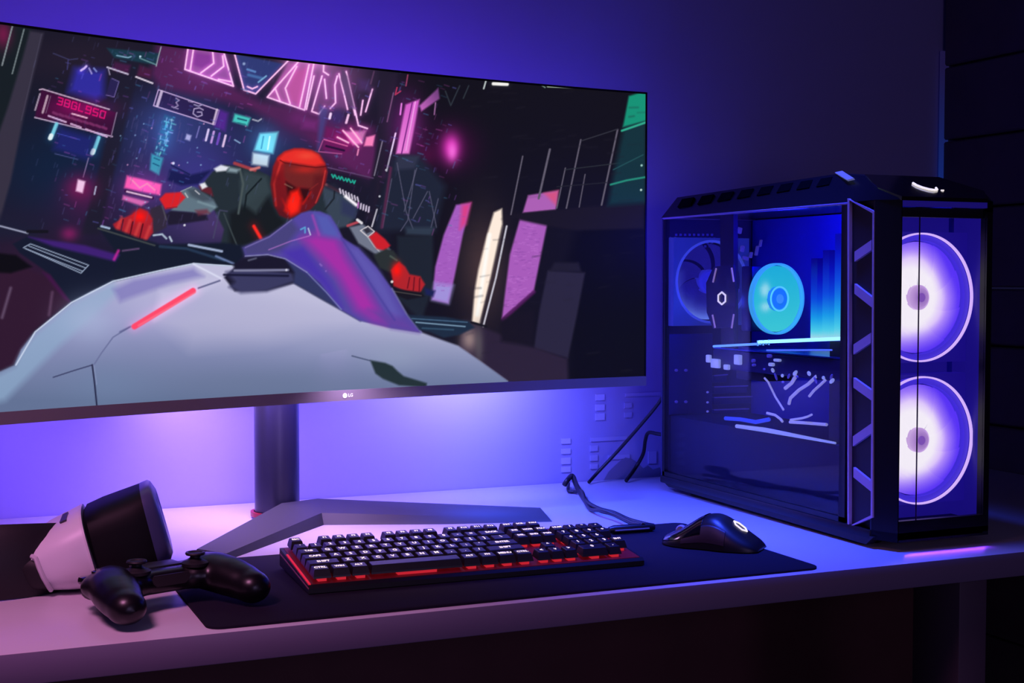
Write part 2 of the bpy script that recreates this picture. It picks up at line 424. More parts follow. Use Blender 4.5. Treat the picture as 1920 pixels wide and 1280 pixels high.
pg([(112, 238), (178, 258), (165, 300), (100, 280)], (34, 38, 120), 8, 0.8)
ln([(108, 250), (150, 262)], (60, 70, 170), 1.5); ln([(103, 288), (146, 299)], (86, 92, 150), 1.8, a=.7)
ln([(166, 296), (156, 332)], (120, 110, 150), 2); mx(150, 352, 30, 26, (130, 26, 88), 0.8)
pg([(146, 336), (160, 340), (155, 362), (142, 358)], (242, 196, 232), 2); ln([(180, 350), (177, 364)], (160, 160, 190), 3)
# second sign
pg([(297, 168), (411, 207), (403, 234), (288, 198)], (42, 30, 74), 1.5)
ln([(297, 168), (411, 207), (403, 234), (288, 198), (297, 168)], (196, 166, 214), 2); ln([(303, 172), (295, 198)], (206, 184, 214), 5.5, 2, a=.9); ln([(407, 206), (400, 232)], (216, 194, 220), 4.5, 2, a=.9)
ln([(330, 184), (336, 188), (330, 192), (334, 198), (326, 202)], (150, 130, 170), 2.2); ln([(322, 200), (334, 204)], (150, 130, 170), 2)
ln([(364, 196), (372, 199), (380, 196)], (160, 150, 190), 2); ln([(381, 206), (374, 202), (364, 204), (362, 213), (370, 219), (379, 216), (378, 210), (370, 210)], (176, 160, 200), 2)
ln([(352, 186), (354, 190), (362, 192)], (160, 140, 180), 1.6)
pg([(412, 205), (428, 212), (422, 246), (402, 238)], (88, 40, 150), 4, 0.85)
for (x, y, c) in ((391, 243, (214, 196, 240)), (401, 247, (190, 150, 220)), (412, 250, (112, 74, 190)), (423, 254, (220, 190, 230))): ln([(x, y), (x - 5, y + 20)], c, 4.2, 1.6)
ln([(374, 237), (368, 258)], (110, 104, 170), 2.5); pg([(350, 251), (359, 254), (356, 264), (347, 261)], (170, 166, 214), 1.8)
pg([(440, 213), (470, 221), (464, 236), (436, 228)], (70, 196, 190), 2.5); ln([(446, 222), (462, 226)], (30, 90, 110), 3); ln([(446, 230), (460, 233)], (40, 120, 130), 2); ln([(474, 224), (484, 227), (490, 223)], (150, 150, 170), 3)
ln([(440, 262), (450, 268)], (130, 160, 200), 2.5)
# teal signs hanging in the haze
for k in range(8):
    bx0, by0 = 318 - k * 2.6, 218 + k * 9.2
    pg([(bx0 - 9, by0 - 3), (bx0 + 10, by0 + 3), (bx0 + 8, by0 + 9), (bx0 - 11, by0 + 3)], (36, 84, 120), 2.5, .7)
    for j in range(5):
        x = bx0 + rnd.uniform(-9, 8); y = by0 + rnd.uniform(-2, 7); l = rnd.uniform(3, 8)
        ln([(x, y), (x + l, y + l * .3)] if j % 2 else [(x, y), (x - l * .25, y + l)], (rnd.randint(70, 150), rnd.randint(150, 205), rnd.randint(180, 220)), rnd.uniform(1.4, 2.4), 1.8, a=.7)
gw(310, 252, 16, 34, (12, 44, 54), .7)
pg([(284, 288), (306, 296), (298, 328), (281, 318)], (56, 146, 170), 2.5); ln([(289, 296), (299, 300)], (30, 90, 120), 2.4); ln([(287, 306), (298, 311)], (24, 84, 116), 2.4)
pg([(487, 250), (522, 247), (512, 288), (476, 282)], (108, 192, 212), 3); ln([(494, 256), (490, 278)], (60, 130, 160), 3); ln([(506, 256), (502, 280)], (190, 230, 240), 3)
pg([(474, 286), (505, 291), (502, 312), (472, 308)], (188, 200, 214), 3); gw(495, 270, 26, 34, (20, 60, 80), 0.7)
# pink shop sign
pg([(238, 329), (303, 345), (300, 366), (233, 352)], (226, 88, 158), 2.5); gw(268, 350, 40, 26, (80, 10, 60), 0.7)
ln([(246, 336), (262, 352), (276, 344), (290, 356)], (250, 140, 190), 3, 2); ln([(236, 358), (286, 371)], (60, 20, 70), 6, 2); ln([(238, 359), (284, 370)], (226, 190, 220), 3.2, 2)
pg([(231, 366), (278, 378), (265, 386), (229, 374)], (214, 104, 178), 2.5)
ln([(325, 306)], (220, 220, 250), 5, 2); ln([(322, 310), (356, 327)], (26, 30, 80), 3); pg([(318, 318), (356, 328), (398, 318), (372, 345), (340, 348), (314, 338)], (26, 28, 78), 3)
# -- the neon emblem
O1, S1 = (320, 80), 4.8
NEON = (255, 196, 242)
mx(600, 140, 80, 45, (150, 84, 150), 0.75); mx(395, 120, 46, 28, (140, 66, 146), 0.75); gw(580, 110, 40, 20, (140, 90, 130), 0.9)
pg(T(O1, S1, [(150, 40), (130, 240), (565, 390), (470, 60)]), (158, 84, 166), 2, 0.85); pg(T(O1, S1, [(215, 90), (370, 110), (365, 185), (280, 230), (200, 200)]), (134, 58, 150), 3)
pg(T(O1, S1, [(585, 100), (660, 425), (765, 460), (1010, 190)]), (48, 58, 116), 2)
ln(T(O1, S1, [(690, 240), (760, 262)]), (90, 130, 190), 4, 2); ln(T(O1, S1, [(700, 290), (820, 320)]), (80, 130, 190), 5, 4, a=.7); ln(T(O1, S1, [(660, 190)]), (150, 170, 210), 5, 3); ln(T(O1, S1, [(790, 355), (860, 300)]), (120, 170, 210), 3, 2)
pg(T(O1, S1, [(1060, 180), (1300, 190), (1250, 350), (1200, 600), (870, 490)]), (176, 92, 166), 3, 0.85); pg(T(O1, S1, [(1120, 250), (1230, 230), (1160, 570), (1080, 520), (1050, 410)]), (190, 84, 160), 5, 0.9)
pg(T(O1, S1, [(1290, 300), (1480, 300), (1560, 420), (1590, 600), (1400, 640), (1270, 620)]), (128, 70, 130), 8, 0.7)
NL = [[(155, 60), (128, 240), (565, 392), (482, 100)], [(205, 60), (176, 250)], [(378, 80), (388, 185), (272, 272)], [(468, 120), (478, 212), (366, 300)],
      [(430, 330), (540, 350)], [(570, 80), (660, 425), (765, 460), (1060, 160)], [(690, 395), (735, 415), (780, 395)],
      [(1160, 160), (870, 490), (1205, 606), (1290, 180)], [(1135, 215), (1032, 410), (1075, 548)], [(1245, 200), (1160, 580)], [(940, 410), (985, 525)],
      [(1290, 300), (1222, 600)], [(1362, 300), (1290, 550), (1270, 618), (1335, 642), (1385, 572)], [(1378, 180), (1375, 260), (1420, 290)], [(1385, 330), (1402, 500)],
      [(1500, 300), (1478, 380), (1484, 540), (1436, 592)], [(1515, 280), (1560, 460), (1592, 600)], [(1580, 260), (1690, 745), (1770, 772)], [(1640, 560), (1660, 650)],
      [(1815, 420), (1755, 620)], [(1730, 520), (1710, 650)]]
for q in NL: ln(T(O1, S1, q), NEON, 3.0, 1.6, gl=5, gc=(96, 36, 84))
pg(T(O1, S1, [(1545, 235), (1590, 300), (1660, 600), (1600, 560), (1530, 330)]), (86, 62, 100), 2, .9)
mx(632, 219, 15, 15, (58, 42, 98), 1.0); mx(632, 219, 9, 9, (58, 42, 98), 1.0); ln(T(O1, S1, [(1440, 640), (1430, 680)]), (240, 210, 245), 5, 2); ln(T(O1, S1, [(1600, 650), (1580, 720)]), (240, 190, 230), 4.5, 2)
pg(T(O1, S1, [(1340, 560), (1420, 600), (1400, 700), (1340, 960), (1320, 960)]), (70, 66, 130), 4, .8)
pg(T(O1, S1, [(1400, 760), (1560, 790), (1700, 900), (1560, 1000), (1370, 960)]), (112, 26, 92), 4, .9)
pg(T(O1, S1, [(1560, 800), (1760, 790), (1720, 910), (1640, 920)]), (226, 130, 196), 3, .8)
for q in ([(1550, 790), (1690, 940)], [(1620, 770), (1720, 900)], [(1500, 850), (1600, 900)]): ln(T(O1, S1, q), (255, 190, 226), 3, 1.8, gl=5, gc=(150, 30, 90))
pg(T(O1, S1, [(1760, 850), (1840, 830), (1820, 930), (1740, 930)]), (250, 130, 190), 2)
ln(T(O1, S1, [(1380, 870), (1590, 930)]), (216, 96, 160), 2.2); ln(T(O1, S1, [(1370, 880), (1330, 980), (1540, 1000)]), (170, 80, 140), 2); ln(T(O1, S1, [(1400, 930), (1560, 970)]), (40, 16, 54), 4, 2); ln(T(O1, S1, [(1690, 960), (1680, 1010)]), (226, 130, 180), 3)
mx(560, 222, 20, 14, (112, 40, 112), .6); pg(T(O1, S1, [(1190, 690), (1330, 700), (1310, 790), (1180, 770)]), (122, 44, 122), 6, .7)
pg(T(O1, S1, [(1690, 330), (1790, 340), (1800, 440), (1700, 420)]), (66, 44, 92), 5, .8); ln(T(O1, S1, [(1830, 260), (1800, 370)]), (80, 54, 84), 3)
# -- right alley
O2, S2 = (600, 60), 2.977
pg(T(O2, S2, [(330, 220), (430, 230), (400, 480), (360, 760), (300, 1050), (250, 1050), (320, 600)]), (34, 28, 46), 4)
for q, c, w in (([(410, 340), (375, 500)], (104, 74, 104), 2.4), ([(348, 610), (303, 800)], (120, 112, 132), 2.4), ([(422, 565), (372, 775)], (206, 200, 220), 3), ([(318, 990), (290, 1085)], (220, 214, 226), 3), ([(490, 240), (480, 300)], (140, 60, 90), 2.4), ([(430, 310), (420, 350), (450, 330)], (170, 50, 80), 2.4), ([(455, 400), (448, 460)], (190, 120, 190), 3)):
    ln(T(O2, S2, q), c, w)
ln(T(O2, S2, [(370, 770)]), (230, 230, 240), 4); ln(T(O2, S2, [(333, 917)]), (235, 235, 245), 4)
gw(765, 240, 30, 60, (120, 20, 110), .7)
pg(T(O2, S2, [(478, 405), (556, 375), (498, 680), (424, 680)]), (214, 96, 204), 2.2, 1, (240, 130, 220), ((760, 200), (755, 285)))
ln(T(O2, S2, [(515, 395), (455, 680)]), (120, 40, 130), 2.4); ln(T(O2, S2, [(532, 390), (480, 660)]), (250, 170, 240), 2.2, 2)
pg(T(O2, S2, [(556, 410), (660, 312), (668, 372), (566, 442)]), (196, 100, 190), 2, 1, (120, 66, 130), ((790, 205), (822, 180))); ln(T(O2, S2, [(645, 395), (638, 460)]), (150, 100, 150), 2.5)
mx(845, 276, 46, 42, (74, 14, 66), .8); mx(800, 290, 20, 20, (84, 18, 66), .6); mx(846, 277, 17, 26, (226, 56, 190), 1.0); mx(848, 284, 8, 16, (246, 110, 220), .9)
for q in ([(700, 330), (730, 410), (780, 300)], [(800, 370), (830, 300)]): ln(T(O2, S2, q), (70, 84, 92), 2, 2, .6)
pg(T(O2, S2, [(400, 700), (560, 690), (700, 860), (640, 1110), (300, 1110), (350, 900)]), (32, 38, 56), 8, .95); pg(T(O2, S2, [(430, 690), (555, 690), (530, 760), (420, 770)]), (48, 52, 74), 4)
for q in ([(430, 730), (480, 1000), (520, 1100)], [(530, 770), (490, 1050), (450, 1110)], [(600, 890), (520, 1040)], [(610, 890), (650, 1090)], [(660, 930), (620, 1090)], [(540, 760), (470, 1000)], [(400, 820), (350, 1090)]):
    ln(T(O2, S2, q), (98, 96, 122), 1.6, 1.6, .8)
ln(T(O2, S2, [(395, 760), (345, 1090)]), (96, 40, 76), 5, 4, .8); pg(T(O2, S2, [(480, 1090), (640, 1090), (620, 1140), (480, 1130)]), (52, 66, 84), 4, .8)
pg([(745, 442), (812, 442), (812, 540), (790, 600), (745, 560)], (30, 36, 48), 4)
# purple wall panels and the lamp
gw(905, 500, 46, 100, (58, 40, 30), .8)
pg([(855, 384), (883, 380), (868, 440), (852, 520), (841, 569), (810, 562), (816, 500), (832, 440)], (164, 92, 190), 2.2)
pg([(866, 384), (883, 380), (874, 420), (862, 430)], (222, 62, 132), 5, .9); pg([(815, 530), (850, 535), (841, 569), (810, 562)], (160, 150, 220), 6, .9)
for k in range(60):
    y = rnd.uniform(395, 545); xl_ = np.interp(y, [384, 440, 500, 562], [855, 832, 816, 810]) + 2; xr_ = np.interp(y, [380, 440, 520, 569], [883, 868, 852, 841]) - 8; x = rnd.uniform(xl_, xr_); ln([(x, y), (x + 5, y + rnd.uniform(-1, 1))], (146, 78, 172) if k % 2 else (184, 118, 206), 1.4, 1.5, .55)
pg([(975, 410), (1026, 420), (1014, 480), (1001, 545), (941, 597), (948, 540), (956, 477)], (168, 92, 186), 2.2)
ln([(1001, 547), (943, 599)], (96, 30, 104), 6, 5, .8)
for k in range(120):
    y = rnd.uniform(420, 575); xl_ = np.interp(y, [410, 477, 540, 597], [976, 956, 948, 941]) + 2; xr_ = np.interp(y, [420, 480, 545, 560, 597], [1026, 1014, 1001, 985, 941]) - 8
    x = rnd.uniform(xl_, max(xl_, xr_))
    if xr_ > xl_: ln([(x, y), (x + 6, y + rnd.uniform(-1.5, 1.5))], (144, 76, 168) if k % 2 else (190, 114, 206), 1.5, 1.5, .6)
pg([(990, 366), (1047, 357), (1042, 393), (980, 399)], (172, 96, 180), 2); pg([(1020, 362), (1047, 357), (1043, 385)], (220, 80, 120), 4, .8)
pg([(960, 402), (1100, 388), (1207, 380), (1207, 428), (1080, 432), (1030, 424), (975, 412)], (27, 23, 33), 3)
pg([(926, 398), (941, 391), (942, 420), (934, 455), (920, 520), (899, 607), (885, 603), (890, 545), (897, 505), (912, 444)], (255, 236, 220), 2.5); ln([(918, 440), (895, 590)], (255, 252, 246), 7, 5)
ln([(950, 424), (930, 520), (906, 612)], (196, 194, 208), 3.4, 2); ln([(944, 424), (922, 520), (902, 600)], (70, 60, 66), 2, 1.5)
pg([(1027, 507), (1097, 511), (1082, 590), (1065, 671), (1001, 652), (1012, 580)], (42, 38, 60), 2.5); pg([(1040, 492), (1085, 492), (1090, 510), (1030, 508)], (32, 29, 44), 3)
for q, w in (([(980, 293), (958, 402)], 2.6), ([(1031, 280), (1010, 372)], 4), ([(1089, 262), (1062, 390)], 2.8), ([(1060, 315), (1044, 390)], 2.2), ([(1097, 327), (1086, 388)], 2), ([(1158, 243), (1128, 384)], 3.2)):
    ln(q, (98, 92, 108), w, 1.6)
ln([(1090, 264), (1158, 242)], (50, 50, 60), 2); ln([(1060, 318), (1207, 300)], (46, 50, 56), 1.6); ln([(1044, 350), (1140, 342)], (38, 38, 46), 1.6)
pg([(1170, 235), (1212, 225), (1212, 380), (1140, 385), (1150, 330)], (22, 54, 64), 6, .9)
pg([(1179, 180), (1212, 170), (1212, 226), (1168, 238)], (24, 146, 118), 2.2); ln([(1166, 245), (1212, 229)], (50, 170, 140), 4, 2)
ln([(1145, 346), (1175, 338), (1210, 332)], (40, 140, 120), 3.5, 2); ln([(1203, 310)], (170, 220, 210), 4, 2); ln([(1202, 356)], (200, 230, 225), 4, 2); ln([(1150, 318), (1206, 290)], (36, 80, 86), 2)
ln([(907, 166), (911, 152)], (180, 190, 190), 3); ln([(925, 157), (951, 158)], (246, 244, 240), 6, 2, gl=6, gc=(60, 70, 60)); ln([(1027, 162), (1082, 164)], (178, 200, 176), 3.2, 1.6); ln([(1016, 160), (1022, 164)], (120, 150, 140), 2)
# street
pg([(870, 600), (1000, 650), (1064, 672), (1066, 740), (960, 740), (860, 650)], (44, 34, 54), 4); mx(880, 636, 16, 22, (156, 132, 130), .9); mx(898, 650, 8, 40, (90, 84, 90), .7); pg([(940, 600), (1000, 580), (1000, 650), (940, 640)], (24, 20, 30), 5)
# more small city lights and texture
for k in range(420):
    zx = rnd.random()
    if zx < .55: x, y = rnd.uniform(90, 470), rnd.uniform(95, 420)
    elif zx < .8: x, y = rnd.uniform(560, 745), rnd.uniform(150, 400)
    else: x, y = rnd.uniform(745, 860), rnd.uniform(150, 440)
    near_ = np.argmin((PX[::5] - x) ** 2 + (PY[::5] - y) ** 2) * 5
    c0 = IMG[near_].copy()
    if c0.sum() > 300 or (c0[0] > 150): continue
    k_ = rnd.choice(((40, 90, 120), (90, 50, 120), (70, 70, 140), (120, 50, 110), (30, 60, 80)))
    l = rnd.uniform(3, 12); an = rnd.choice((0.3, 0.3, 1.87)) + rnd.uniform(-.06, .06)
    ln([(x, y), (x + l * math.cos(an), y + l * math.sin(an))], tuple(min(255, v + w_) for v, w_ in zip(c0 * .5, k_)), rnd.uniform(1.2, 2.6), 1.8, rnd.uniform(.25, .7))
for k in range(26):
    x, y = rnd.uniform(215, 470), rnd.uniform(215, 400)
    ln([(x, y)], (150, 190, 230) if k % 3 else (240, 170, 220), rnd.uniform(2, 3.2), 1.6, .7)
gw(640, 170, 60, 40, (40, 22, 44), .4); gw(400, 140, 50, 30, (24, 10, 30), .4); gw(300, 250, 60, 60, (10, 22, 46), .6)
for k in range(90):
    x, y = rnd.uniform(870, 1200), rnd.uniform(170, 700)
    ln([(x, y), (x + rnd.uniform(8, 26), y - rnd.uniform(0, 4))], (34, 31, 42), rnd.uniform(1.5, 4), 4, rnd.uniform(.1, .35))
# -- rider: dark suit
SUIT = (36, 46, 54)
pg([(398, 322), (420, 309), (452, 311), (482, 318), (510, 332), (600, 345), (630, 342), (652, 372), (672, 388), (660, 425), (560, 420), (520, 440), (505, 470), (412, 466), (420, 430), (402, 394), (374, 366), (380, 345)], SUIT, 2.2)
pg([(430, 400), (470, 380), (500, 360), (520, 400), (540, 420), (510, 460), (430, 462)], (22, 26, 30), 6, .9)
pg([(458, 320), (500, 330), (508, 360), (480, 400), (452, 380), (450, 340)], (56, 70, 76), 5, .8); ln([(450, 318), (456, 345), (447, 400)], (74, 86, 88), 4, 3); ln([(490, 335), (462, 365), (458, 395)], (20, 28, 32), 3, 2)
ln([(420, 400), (436, 440), (446, 464)], (60, 70, 74), 2.5, 2); ln([(426, 396), (412, 394), (400, 446)], (70, 70, 100), 2.5, 2, .8)
pg([(401, 316), (414, 309), (430, 313), (424, 320), (406, 322)], (224, 226, 238), 2); pg([(430, 313), (450, 317), (444, 324), (426, 322)], (130, 150, 160), 3)
ln([(440, 306), (478, 319)], (160, 62, 70), 6, 3); ln([(470, 318), (486, 314)], (206, 120, 118), 5, 3)
pg([(341, 358), (363, 350), (400, 374), (408, 388), (390, 402), (363, 399), (320, 395), (333, 380)], (96, 116, 130), 2.2); pg([(350, 354), (372, 352), (400, 376), (380, 378), (358, 368)], (60, 70, 84), 4, .8); ln([(372, 378), (402, 388)], (130, 156, 166), 4, 4, .7)
ln([(339, 359), (359, 350)], (140, 150, 160), 2); ln([(347, 362), (352, 370)], (190, 190, 190), 2); ln([(366, 357), (374, 364)], (190, 190, 200), 2)
pg([(372, 348), (396, 352), (400, 368), (378, 358)], (96, 34, 46), 2); pg([(374, 345), (384, 342), (389, 350), (379, 355)], (230, 230, 236), 1.8)
pg([(320, 395), (362, 398), (388, 403), (390, 412), (344, 419), (316, 422), (308, 404)], (32, 28, 48), 2.2); pg([(366, 394), (388, 392), (394, 400), (372, 404)], (110, 46, 64), 3, .8)
pg([(299, 373), (310, 362), (339, 360), (348, 370), (331, 388), (310, 392)], (216, 34, 40), 2); ln([(312, 390), (332, 388)], (150, 30, 40), 2)
pg([(282, 391), (301, 384), (313, 404), (312, 426), (286, 440), (281, 415)], (50, 42, 60), 2.2); ln([(304, 386), (312, 412)], (80, 76, 88), 2.4, 2)
pg([(247, 402), (262, 390), (277, 396), (286, 410), (287, 436), (276, 450), (256, 447), (236, 438), (216, 430), (212, 420), (226, 411)], (166, 34, 46), 2)
mx(262, 406, 13, 11, (255, 22, 18), 1.0)
for (x, y) in ((222, 420), (238, 425), (256, 431), (275, 437)):
    ln([(x + 6, y - 12), (x - 3, y + 12)], (222, 74, 70), 6, 4, .55)
for q in ([(231, 412), (227, 432)], [(249, 416), (244, 440)], [(268, 420), (262, 446)]): ln(q, (84, 12, 26), 2.6, 1.6)
ln([(476, 424), (491, 450)], (255, 44, 36), 6, 3, gl=10, gc=(120, 0, 0))
# right arm
pg([(604, 352), (626, 344), (652, 372), (670, 388), (664, 408), (650, 424), (634, 428), (612, 396)], (56, 68, 84), 3); pg([(640, 372), (672, 390), (664, 410), (640, 400)], (44, 48, 88), 5, .7); ln([(628, 352), (626, 372), (610, 392)], (30, 36, 44), 3, 2)
ln([(612, 346), (636, 358)], (160, 90, 96), 5, 3)
pg([(655, 426), (680, 420), (702, 436), (732, 468), (724, 490), (700, 474), (672, 456)], (112, 118, 138), 2.4); ln([(652, 423), (672, 416)], (176, 70, 84), 5, 2.5); ln([(670, 412), (678, 418)], (224, 220, 226), 5, 2)
ln([(676, 432), (690, 424), (702, 434), (690, 444), (676, 432)], (214, 206, 212), 2); pg([(681, 430), (690, 427), (696, 434), (687, 438)], (50, 46, 60), 1.5); ln([(688, 442), (702, 462), (712, 472)], (180, 180, 190), 2)
pg([(692, 444), (705, 434), (722, 448), (732, 460), (722, 470), (706, 466)], (204, 32, 42), 2)
pg([(700, 478), (724, 466), (738, 470), (752, 490), (735, 512), (712, 502)], (42, 48, 50), 2.5); ln([(732, 480), (744, 488)], (90, 110, 96), 3, 3, .7)
pg([(733, 506), (748, 490), (760, 500), (768, 514), (788, 518), (797, 533), (788, 548), (764, 547), (738, 536)], (176, 36, 42), 2); mx(744, 506, 9, 13, (255, 24, 16), 1.0)
for q in ([(768, 520), (764, 540)], [(777, 520), (775, 544)], [(787, 522), (786, 546)]): ln(q, (110, 18, 30), 2.4, 1.5)
pg([(735, 540), (790, 548), (796, 556), (764, 562), (735, 550)], (24, 22, 30), 2); ln([(738, 546), (790, 554)], (70, 66, 66), 2); pg([(796, 540), (816, 545), (812, 556), (798, 552)], (28, 34, 84), 3)
ln([(735, 528)], (236, 226, 226), 5, 2)
# shop signs beside the helmet
ln([(615, 314), (700, 334)], (96, 70, 110), 2); pg([(614, 318), (706, 338), (700, 400), (660, 372), (612, 352)], (28, 26, 44), 4, .8)
for k in range(7): ln([(622 + k * 6.5, 327 + k * 1.8), (625 + k * 6.5, 333 + k * 1.8), (627 + k * 6.5, 328 + k * 1.8 + (k % 2) * 4)], (34, 178, 152), 2.6, 2)
for k in range(7): ln([(637 + k * 5.5, 354 + k * 2.6), (639 + k * 5.5, 362 + k * 2.6)], (216, 206, 226), 2.8, 2)
ln([(648, 368), (668, 384)], (250, 244, 252), 6, 4)
for k in range(5): ln([(672 + k * 5, 380 + k * 2), (671 + k * 5, 389 + k * 2)], (190, 110, 190) if k < 1 else (214, 200, 226), 3, 2)
# helmet
HEL = [(512, 312), (521, 293), (535, 283), (552, 278), (567, 278), (582, 281), (597, 288), (609, 305), (614, 322), (611, 340), (605, 356), (596, 378), (582, 393), (566, 400), (542, 411), (524, 404), (513, 384), (507, 345)]
pg(HEL, (150, 28, 32), 2.2, 1, (92, 22, 30), ((560, 310), (540, 400)))
pg([(521, 298), (533, 286), (552, 280), (568, 280), (584, 283), (598, 291), (608, 307), (590, 312), (560, 308), (535, 304), (527, 306)], (232, 46, 40), 4)
pg([(533, 304), (562, 309), (592, 314), (607, 313), (600, 345), (584, 356), (566, 350), (545, 350), (532, 330)], (112, 36, 36), 4); mx(572, 318, 24, 7, (200, 40, 34), .7); mx(575, 292, 18, 7, (244, 84, 60), .6)
ln([(525, 300), (533, 305), (562, 310), (592, 314), (611, 312)], (90, 16, 20), 1.8, 1.6); ln([(526, 306), (514, 345), (518, 385)], (196, 48, 44), 4, 3)
pg([(536, 340), (556, 352), (582, 354), (578, 372), (560, 380), (540, 372)], (52, 14, 18), 3); pg([(545, 360), (560, 354), (566, 372), (560, 396), (545, 404), (534, 394)], (255, 30, 18), 5, .95); ln([(528, 372), (542, 398)], (190, 26, 24), 5, 4, .8); ln([(583, 360), (568, 382)], (180, 26, 22), 4, 3, .8)
pg([(513, 330), (530, 322), (534, 360), (530, 392), (518, 388)], (120, 22, 28), 5, .8); pg([(590, 330), (609, 326), (603, 354), (590, 380), (580, 384)], (92, 24, 30), 5, .8); mx(550, 384, 9, 16, (255, 40, 24), .9); ln([(534, 345), (548, 352)], (160, 120, 100), 2, 2, .7); ln([(596, 344), (580, 356)], (140, 40, 40), 2, 2, .7)
ln([(610, 320), (604, 350), (592, 380)], (214, 66, 60), 2.4, 2, .7)
# -- bike: wings and bars
pg([(-220, 430), (0, 480), (90, 520), (134, 560), (64, 620), (27, 685), (-10, 700), (-220, 760)], (48, 25, 48), 5)
ln([(20, 540), (4, 595)], (130, 110, 140), 4, 6, .7); ln([(98, 548), (92, 590)], (124, 90, 124), 4, 6, .6)
pg([(-220, 450), (30, 478), (60, 500), (20, 512), (-220, 500)], (12, 12, 18), 3); pg([(-220, 370), (80, 420), (70, 450), (-220, 440)], (26, 30, 52), 12, .7)
ln([(-60, 412), (2, 424), (52, 437)], (156, 160, 186), 3, 2); ln([(52, 434), (88, 434)], (20, 20, 30), 6, 2); mx(130, 438, 16, 13, (124, 30, 92), .9)
pg([(182, 424), (214, 428), (260, 446), (300, 458), (420, 455), (470, 462), (440, 500), (363, 496), (212, 530), (190, 520), (210, 480), (216, 470)], (20, 27, 44), 3)
ln([(190, 424), (205, 428)], (160, 180, 210), 4, 2); ln([(184, 428), (240, 445), (290, 460)], (64, 70, 72), 3, 2)
ln([(288, 441), (304, 439), (312, 447)], (170, 186, 206), 3.5, 2); ln([(318, 444), (322, 452)], (180, 196, 214), 3.5, 2); ln([(354, 459), (416, 471)], (160, 174, 206), 4.5, 2.5); ln([(300, 462), (350, 466), (420, 488)], (40, 60, 88), 5, 3, .8); ln([(346, 422)], (230, 230, 240), 4, 2)
ln([(405, 480), (438, 494)], (120, 140, 190), 4, 3, .8)
pg([(24, 457), (50, 444), (110, 455), (168, 467), (215, 480), (222, 487), (208, 530), (134, 568), (94, 514), (37, 474)], (20, 26, 46), 2.2)
pg([(54, 444), (160, 460), (224, 478), (216, 490), (168, 478), (100, 462)], (62, 32, 114), 3); ln([(222, 470), (214, 486)], (190, 40, 150), 5, 4, .9); ln([(230, 470), (260, 466)], (130, 90, 140), 3, 3, .7)
for q in ([(44, 464), (57, 457), (166, 497), (152, 512), (44, 464)], [(54, 461), (160, 502)], [(48, 466), (154, 508)]): ln(q, (150, 164, 190), 1.8, 1.4)
pg([(94, 516), (134, 568), (120, 560), (80, 510)], (70, 20, 76), 3, .7)
# -- bike: body
BODY = [(-240, 760), (-60, 716), (0, 697), (27, 685), (40, 655), (64, 624), (95, 598), (134, 568), (172, 546), (212, 528), (290, 510), (363, 494), (442, 499), (420, 520), (440, 546), (500, 545), (551, 531), (605, 562), (674, 600), (735, 614), (790, 623), (825, 636), (859, 648), (905, 680), (952, 714), (952, 800), (-240, 900)]
pg(BODY, (192, 190, 220), 2.2, 1, (150, 152, 196), ((420, 530), (400, 630)))
def body_shade():
    idx = _sel(-260, 480, 960, 860); 
    t = np.clip((PY[idx] - 600) / 150, 0, 1)
    x, y = PX[idx], PY[idx]
    ins = np.zeros(len(idx), bool)
    for (ax, ay), (bx, by) in zip(BODY, BODY[1:] + BODY[:1]):
        cnd = (ay > y) != (by > y); ins ^= cnd & (x < (bx - ax) * (y - ay) / ((by - ay) if by != ay else 1e-9) + ax)
    k = (np.where(ins, t, 0) * .95)[:, None]
    IMG[idx] = IMG[idx] * (1 - k) + A((96, 112, 146)) * k
body_shade()
pg([(0, 700), (27, 687), (42, 656), (66, 626), (134, 570), (212, 530), (225, 545), (180, 590), (110, 650), (60, 700), (10, 750), (-60, 770), (-100, 740)], (142, 170, 202), 8, .75)
mx(170, 600, 50, 40, (168, 182, 216), .6); mx(300, 580, 80, 40, (186, 180, 220), .6); mx(470, 600, 130, 35, (172, 170, 206), .5); mx(740, 670, 60, 30, (150, 162, 190), .5)
mx(610, 640, 120, 40, (160, 164, 200), .35); mx(520, 720, 200, 30, (104, 118, 150), .5); mx(200, 720, 90, 40, (112, 132, 168), .5); pg([(300, 600), (420, 560), (560, 560), (640, 600), (500, 640), (360, 650)], (186, 184, 214), 22, .5)
ln([(30, 684), (66, 622), (134, 567), (212, 527), (300, 507), (363, 494), (440, 499)], (206, 218, 240), 2.4, 2)
pg([(212, 542), (250, 524), (363, 502), (382, 518), (320, 532), (240, 560), (225, 566)], (134, 128, 190), 6, .9); ln([(363, 495), (415, 522)], (220, 222, 244), 3, 3)
pg([(300, 545), (400, 526), (415, 524), (360, 560), (290, 600)], (206, 200, 232), 8, .6)
ln([(372, 540), (412, 526)], (92, 94, 134), 3, 2.5); ln([(243, 613), (212, 632), (190, 662), (176, 684)], (104, 110, 152), 2.2, 2); ln([(245, 612), (225, 622)], (80, 84, 130), 3, 3, .7)
ln([(252, 612), (362, 545)], (255, 74, 108), 11, 2.5, gl=12, gc=(110, 10, 40)); ln([(260, 610), (366, 548)], (255, 130, 150), 3, 3, .6)
ln([(100, 707), (140, 694), (173, 684)], (52, 56, 92), 2, 1.6); ln([(173, 684), (177, 715), (183, 775)], (34, 36, 66), 3, 1.6); ln([(176, 684), (181, 720)], (150, 160, 200), 1.6, 1.6, .6)
pg([(424, 510), (470, 500), (545, 500), (554, 528), (500, 546), (452, 549), (430, 538), (440, 528)], (58, 58, 96), 5)
